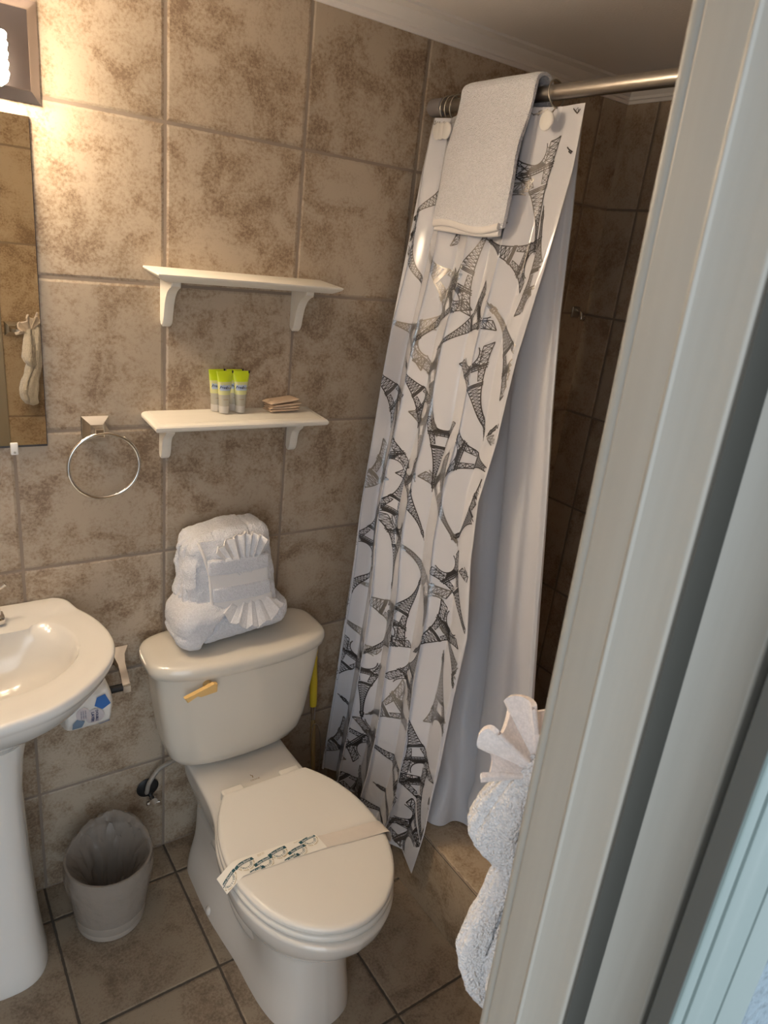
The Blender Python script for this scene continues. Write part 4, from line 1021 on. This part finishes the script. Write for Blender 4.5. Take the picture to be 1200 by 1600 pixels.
# lower folded towel
H1 = Vector((0.158, 0.074, 0.051))
def d1(p, d, w):
    wx = w.x; s = (w.z+0.056)/0.112
    seam = -0.105+0.10*max(0, s-0.25)**1.2*1.4
    k = 1/(1+math.exp(-(seam-wx)/0.0022))
    dd = 0.011*k-0.010*math.exp(-((wx-seam-0.005)/0.0055)**2)*(1 if d.y < 0.3 else 0.3)
    if wx < seam and abs(d.x) > 0.5: dd += 0.0
    lay = -0.004*math.exp(-((w.z+0.008-0.12*(w.x+0.1)*0.2)/0.006)**2)*(1 if (abs(d.x) > 0.6) else 0.0)
    return dd+lay+tnoise(w)
def s1(w, p):
    q = Vector(w)
    q.y += -0.028*(q.x/0.158)*-1*0.5; q.z *= 1.0-0.14*max(0, q.x/0.158); q.z += 0.010*math.exp(-((q.x+0.09)/0.06)**2)*(p.z > 0)
    q.z = q.z-0.006*(q.x/0.158)*(p.z > 0)
    return q
v, f = rbox((0.152, -0.0870, 0.7715+0.0510), H1, 0.040, 120, d1, s1)
zmin = min(q.z for q in v)
for q in v:
    q.z += (0.7710-zmin)
    if q.z < 0.7712: q.z = 0.7712
    if q.y > -0.003: q.y = -0.003
lt = mesh('folded_towel', v, f, M['terry'], angle=180); rebase(lt); tag(lt, 'folded white towel lying on the toilet tank lid at the bottom of the stack', 'towel')
# upper folded towel
H2 = Vector((0.128, 0.064, 0.116))
def d2(p, d, w):
    dd = 0.0
    if d.x < -0.3:  # layered edge
        for yy, am in ((-0.030, 0.010), (-0.004, 0.012), (0.022, 0.010)):
            dd -= am*math.exp(-((w.y-yy-0.010*math.sin(w.z*28))/0.0048)**2)*min(1, -d.x)
        dd += 0.010*fbm(w, 24, 9)
    if d.z > 0.3: dd -= 0.006*math.exp(-((w.x-0.060)/0.004)**2)
    if d.y < -0.3:
        dd -= 0.005*math.exp(-((w.x+0.050-0.10*(0.11-w.z)*0.5)/0.003)**2)*(1 if w.z > -0.2 else 0)
    return dd+0.005*fbm(w, 13, 2)+tnoise(w)
def s2(w, p):
    q = Vector(w); k = (q.z+0.112)/0.224
    q.z -= 0.030*max(0, -q.x/0.128)**1.5*k
    q.x = q.x*(1.03-0.17*k); q.x += 0.012*(1-k)-0.006
    q.y += -0.004+0.012*k; q.y *= 1.0-0.10*k
    return q
v, f = rbox((0.136, -0.082, 0.9790), H2, 0.034, 120, d2, s2)
for q in v:
    if q.y > -0.003: q.y = -0.003
ut = mesh('folded_towel', v, f, M['terry'], angle=180); rebase(ut); tag(ut, 'thick folded white bath towel standing on top of the lower folded towel', 'towel')
# wrapped band of a hand towel over its front, with a pocket
bt_ = thing('hand_towel', (0.155, -0.15, 0.885), 'white hand towel wrapped around the upper towel, its hemmed band facing front', 'towel')
def slab(name, x0, x1, z0, z1, y, th, m, skew=0.10, par=bt_, n=(40, 14), noise_k=1.0, r=0.0035):
    def shp(w, p):
        q = Vector(w); q.x += -skew*(q.z+(z0+z1)/2-0.885); q.y += 0.030*((q.x-0.0)/0.09)**2*0.25; return q
    v, f = rbox(((x0+x1)/2, y, (z0+z1)/2), ((x1-x0)/2, th, (z1-z0)/2), r, 40, lambda p, d, w: tnoise(w+Vector((x0, 0, z0)), 0.5*noise_k), shp)
    return mesh(name, v, f, m, par, angle=180)
slab('terry_band', 0.073, 0.238, 0.984, 1.026, -0.1570, 0.0075, M['terry'], r=0.006)
slab('woven_band', 0.076, 0.236, 0.944, 0.988, -0.1550, 0.0045, M['weave'], noise_k=0.4)
slab('terry_band', 0.079, 0.240, 0.906, 0.948, -0.1570, 0.0075, M['terry'], r=0.006)
slab('hem', 0.081, 0.244, 0.884, 0.910, -0.1560, 0.0055, M['weave'], noise_k=0.5)
# wrapping layer behind the band, running up over the left side, with a flat hem edge
def wrap():
    rows = []; n = 40; m = 30
    for i in range(n+1):
        k = i/n; z = 0.882+0.188*k; row = []
        xl = 0.077-0.016*k-0.030*max(0, k-0.55)**1.2*1.5
        for j in range(m+1):
            u = j/m; x = xl+(0.262-0.040*k-xl)*u; y = -0.1530+0.010*k+0.020*max(0, k-0.80)**1.0*3+0.030*max(0, u-0.85)**1.2*4
            row.append(Vector((x, y+0.0012*fbm((x, z, 0), 60), z)))
        rows.append(row)
    vf = [p for r in rows for p in r]+[p+Vector((0, 0.012, 0)) for r in rows for p in r]; N1 = (n+1)*(m+1)
    fs = [(i*(m+1)+j, i*(m+1)+j+1, (i+1)*(m+1)+j+1, (i+1)*(m+1)+j) for i in range(n) for j in range(m)]
    fs += [tuple(N1+q for q in reversed(t_)) for t_ in fs[:]]
    for i in range(n): fs += [(i*(m+1), (i+1)*(m+1), N1+(i+1)*(m+1), N1+i*(m+1)), (i*(m+1)+m, N1+i*(m+1)+m, N1+(i+1)*(m+1)+m, (i+1)*(m+1)+m)]
    for j in range(m): fs += [(j, N1+j, N1+j+1, j+1), (n*(m+1)+j, n*(m+1)+j+1, N1+n*(m+1)+j+1, N1+n*(m+1)+j)]
    return vf, fs
v, f = wrap(); mesh('wrap_layer', v, f, M['terry'], bt_, angle=60)
v, f = tube([(0.076-0.016*k-0.030*max(0, k-0.55)**1.2*1.5, -0.1535+0.010*k+0.020*max(0, k-0.80)*3, 0.884+0.183*k) for k in [i/20 for i in range(21)]], 0.0042, 8); mesh('side_hem', v, f, M['weave'], bt_)

def fan(O, X, Y_, nrm, r0, r1, a0, a1, npl, amp, mat_, name, parent, thick=0.0026, lobes=None, bend=None, seed=0.0, nt=200, nr=26, sharp=1.0):
    """pleated fan; O origin, X/Y_ plane axes, nrm normal"""
    X = Vector(X).normalized(); Y_ = Vector(Y_).normalized(); nrm = Vector(nrm).normalized(); rows = []
    for i in range(nt+1):
        t = i/nt; a = math.radians(a0+(a1-a0)*t); row = []
        rmax = r1*(lobes(t) if lobes else 1.0)
        ph = 2*PI*npl*(t+0.02*math.sin(9*t+seed))
        for j in range(nr+1):
            k = j/nr; r = r0+(rmax-r0)*k
            s_ = math.sin(ph); fold = amp*(0.15+0.85*k)*(math.copysign(abs(s_)**sharp, s_)+0.2*math.sin(2.3*ph+seed))
            side = 0.35*amp*k*math.sin(2*ph)
            aa = a+side/max(0.02, r)
            p = Vector(O)+X*(r*math.sin(aa))+Y_*(r*math.cos(aa))+nrm*fold
            if bend: p = bend(p, k, t)
            row.append(p)
        rows.append(row)
    m = nr+1; V0 = [p for r in rows for p in r]; N1 = len(V0)
    nr_ = []
    for i in range(nt+1):
        for j in range(m):
            a = rows[min(nt, i+1)][j]-rows[max(0, i-1)][j]; b = rows[i][min(nr, j+1)]-rows[i][max(0, j-1)]
            q = a.cross(b); nr_.append(q.normalized() if q.length > 1e-12 else nrm)
    V = [p+q*thick/2 for p, q in zip(V0, nr_)]+[p-q*thick/2 for p, q in zip(V0, nr_)]
    fs = [(i*m+j, i*m+j+1, (i+1)*m+j+1, (i+1)*m+j) for i in range(nt) for j in range(nr)]
    fs += [tuple(N1+q for q in reversed(t_)) for t_ in fs[:]]
    for i in range(nt): fs += [(i*m, (i+1)*m, N1+(i+1)*m, N1+i*m), (i*m+nr, N1+i*m+nr, N1+(i+1)*m+nr, (i+1)*m+nr)]
    for j in range(nr): fs += [(j, N1+j, N1+j+1, j+1), (nt*m+j, nt*m+j+1, N1+nt*m+j+1, N1+nt*m+j)]
    return mesh(name, V, fs, mat_, parent, angle=70)
wc = fan((0.160, -0.1560, 0.955), (1, 0, 0), (0, 0.0, 1), (0, -1, 0), 0.028, 0.132, -42, 36, 7, 0.0105, M['washcloth'], 'washcloth', None, 0.0032,
    lobes=lambda t: 0.90+0.10*math.sin(PI*t)+0.02*math.sin(40*t), bend=lambda p, k, t: p+Vector((0, 0.010*k-0.004, 0)), seed=1.0, sharp=0.8)
rebase(wc); tag(wc, 'white washcloth pleated into a fan, tucked in the upper towel band', 'washcloth')
def bend2(p, k, t):
    q = Vector(p)
    # drape from under the upper towel outwards and down over the front of the lower towel
    d = -(q.y+0.110)
    if d > 0.050: e = d-0.050; q.y += e*0.62; q.z -= e*0.95
    q.z -= 0.10*max(0, d)*0.30
    return q
wc2 = fan((0.185, -0.100, 0.8930), (1, 0, 0), (0, -1, 0), (0, -0.25, 1), 0.02, 0.128, -50, 50, 5, 0.0100, M['washcloth'], 'washcloth', None, 0.0042,
    lobes=lambda t: 0.90+0.06*math.sin(PI*t), bend=bend2, seed=2.0, sharp=1.0)
rebase(wc2); tag(wc2, 'white washcloth with ruffled edge hanging between the two folded towels', 'washcloth')

# ------------------------------------------------------------ towel bar and towels on the front wall beside the door
tbn = thing('towel_bar', (-0.08, YF, 1.33), 'short chrome towel bar on the tiled front wall beside the door frame', 'towel bar')
for x in (-0.128, -0.022): post(tbn, x, 1.352, 0.060, 0.027)
v, f = lathe([(0.0065, 0), (0.0065, 0.106)], (-0.128, YF+0.055, 1.352), 'X', 16); mesh('bar', v, f, M['chrome'], tbn)

def blob(rings, n=110, m=None, name='drape', parent=None, nz=1.0, folds=0.0, nf=5, seed=0.0, sub=16):
    """rings: (cx, cy, z, rx, ry, rot) - smooth loft with folds"""
    P = catmull([(a[0], a[1], a[2]) for a in rings], sub); Q = catmull([(a[3], a[4], a[5]) for a in rings], sub); R_ = []
    for p, q in zip(P, Q):
        ring = []
        for k in range(n):
            t = 2*PI*k/n; r = 1+folds*math.sin(nf*t+seed+p.z*9)
            a, b = max(0.0015, q.x)*math.cos(t)*r, max(0.0015, q.y)*math.sin(t)*r; c_, s_ = math.cos(q.z), math.sin(q.z)
            w = Vector((p.x+a*c_-b*s_, p.y+a*s_+b*c_, p.z)); d = (w-p).normalized()
            ring.append(w+d*nz*(0.0030*fbm(w, 34, seed)+0.0009*fbm(w, 120, seed)+0.0009*fbm(w, 380, seed)-0.004*math.exp(-((math.cos(t-2.5)-0.95)/0.05)**2)))
        R_.append(ring)
    v, f = loft(R_); return mesh(name, v, f, m, parent, angle=180)
KN = Vector((-0.085, -1.372, 1.372))
h1 = thing('hanging_towel', (-0.09, -1.38, 1.07), 'long fluffy white towel hanging folded from the bar behind the door frame', 'towel')
blob([(-0.056, -1.390, 1.380, 0.012, 0.018, 0), (-0.060, -1.385, 1.362, 0.022, 0.028, 0), (-0.062, -1.380, 1.330, 0.024, 0.032, 0), (-0.066, -1.378, 1.270, 0.025, 0.032, 0), (-0.074, -1.376, 1.210, 0.026, 0.032, 0), (-0.088, -1.376, 1.165, 0.029, 0.032, 0),
      (-0.094, -1.378, 1.125, 0.029, 0.032, 0), (-0.090, -1.384, 1.095, 0.026, 0.030, 0), (-0.084, -1.390, 1.075, 0.020, 0.024, 0), (-0.082, -1.392, 1.066, 0.006, 0.01, 0)], m=M['terry_pink'], name='back_fold', parent=h1, folds=0.09, nf=4, seed=3, nz=1.3)
blob([(-0.074, -1.372, 1.380, 0.008, 0.014, 0), (-0.078, -1.364, 1.355, 0.013, 0.018, 0.2), (-0.080, -1.356, 1.310, 0.014, 0.019, 0.2), (-0.084, -1.346, 1.260, 0.013, 0.017, 0.2), (-0.098, -1.341, 1.210, 0.013, 0.016, 0.2), (-0.113, -1.340, 1.165, 0.014, 0.016, 0.2),
      (-0.119, -1.344, 1.128, 0.014, 0.016, 0.2), (-0.110, -1.356, 1.098, 0.015, 0.018, 0.2), (-0.103, -1.364, 1.078, 0.006, 0.008, 0.2)], m=M['terry_pink'], name='front_fold', parent=h1, folds=0.10, nf=3, seed=7, nz=1.3)
h2 = thing('hand_towel', (-0.095, -1.335, 1.225), 'puffed white hand towel gathered in front of the long hanging towel', 'towel')
blob([(-0.086, -1.348, 1.376, 0.006, 0.008, 0), (-0.090, -1.342, 1.362, 0.012, 0.016, 0.3), (-0.094, -1.334, 1.335, 0.016, 0.021, 0.3), (-0.097, -1.326, 1.305, 0.020, 0.026, 0.3), (-0.098, -1.322, 1.275, 0.022, 0.029, 0.3), (-0.095, -1.323, 1.254, 0.020, 0.027, 0.3),
      (-0.088, -1.330, 1.236, 0.012, 0.017, 0.3), (-0.083, -1.336, 1.226, 0.004, 0.005, 0.3)], m=M['terry_pink'], name='gathered_cloth', parent=h2, folds=0.10, nf=4, seed=11, nz=1.3)
def lob(t): return (0.84+0.12*math.cos(2*PI*3.6*t))*(0.76+0.24*min(1, t*2.2))*(1.0+0.14*max(0, t-0.6)/0.4)
f3 = fan((-0.084, -1.352, 1.357), (0.805, -0.593, -0.05), (0.205, 0.278, 0.938), (-0.557, -0.755, 0.345), 0.008, 0.079, -104, 38, 3.6, 0.0115, M['weave_pink'], 'washcloth', None, 0.0050, lobes=lob, seed=0.4, sharp=1.0)
rebase(f3); tag(f3, 'white washcloth with scalloped ruffle edge above the towels by the door frame', 'washcloth')
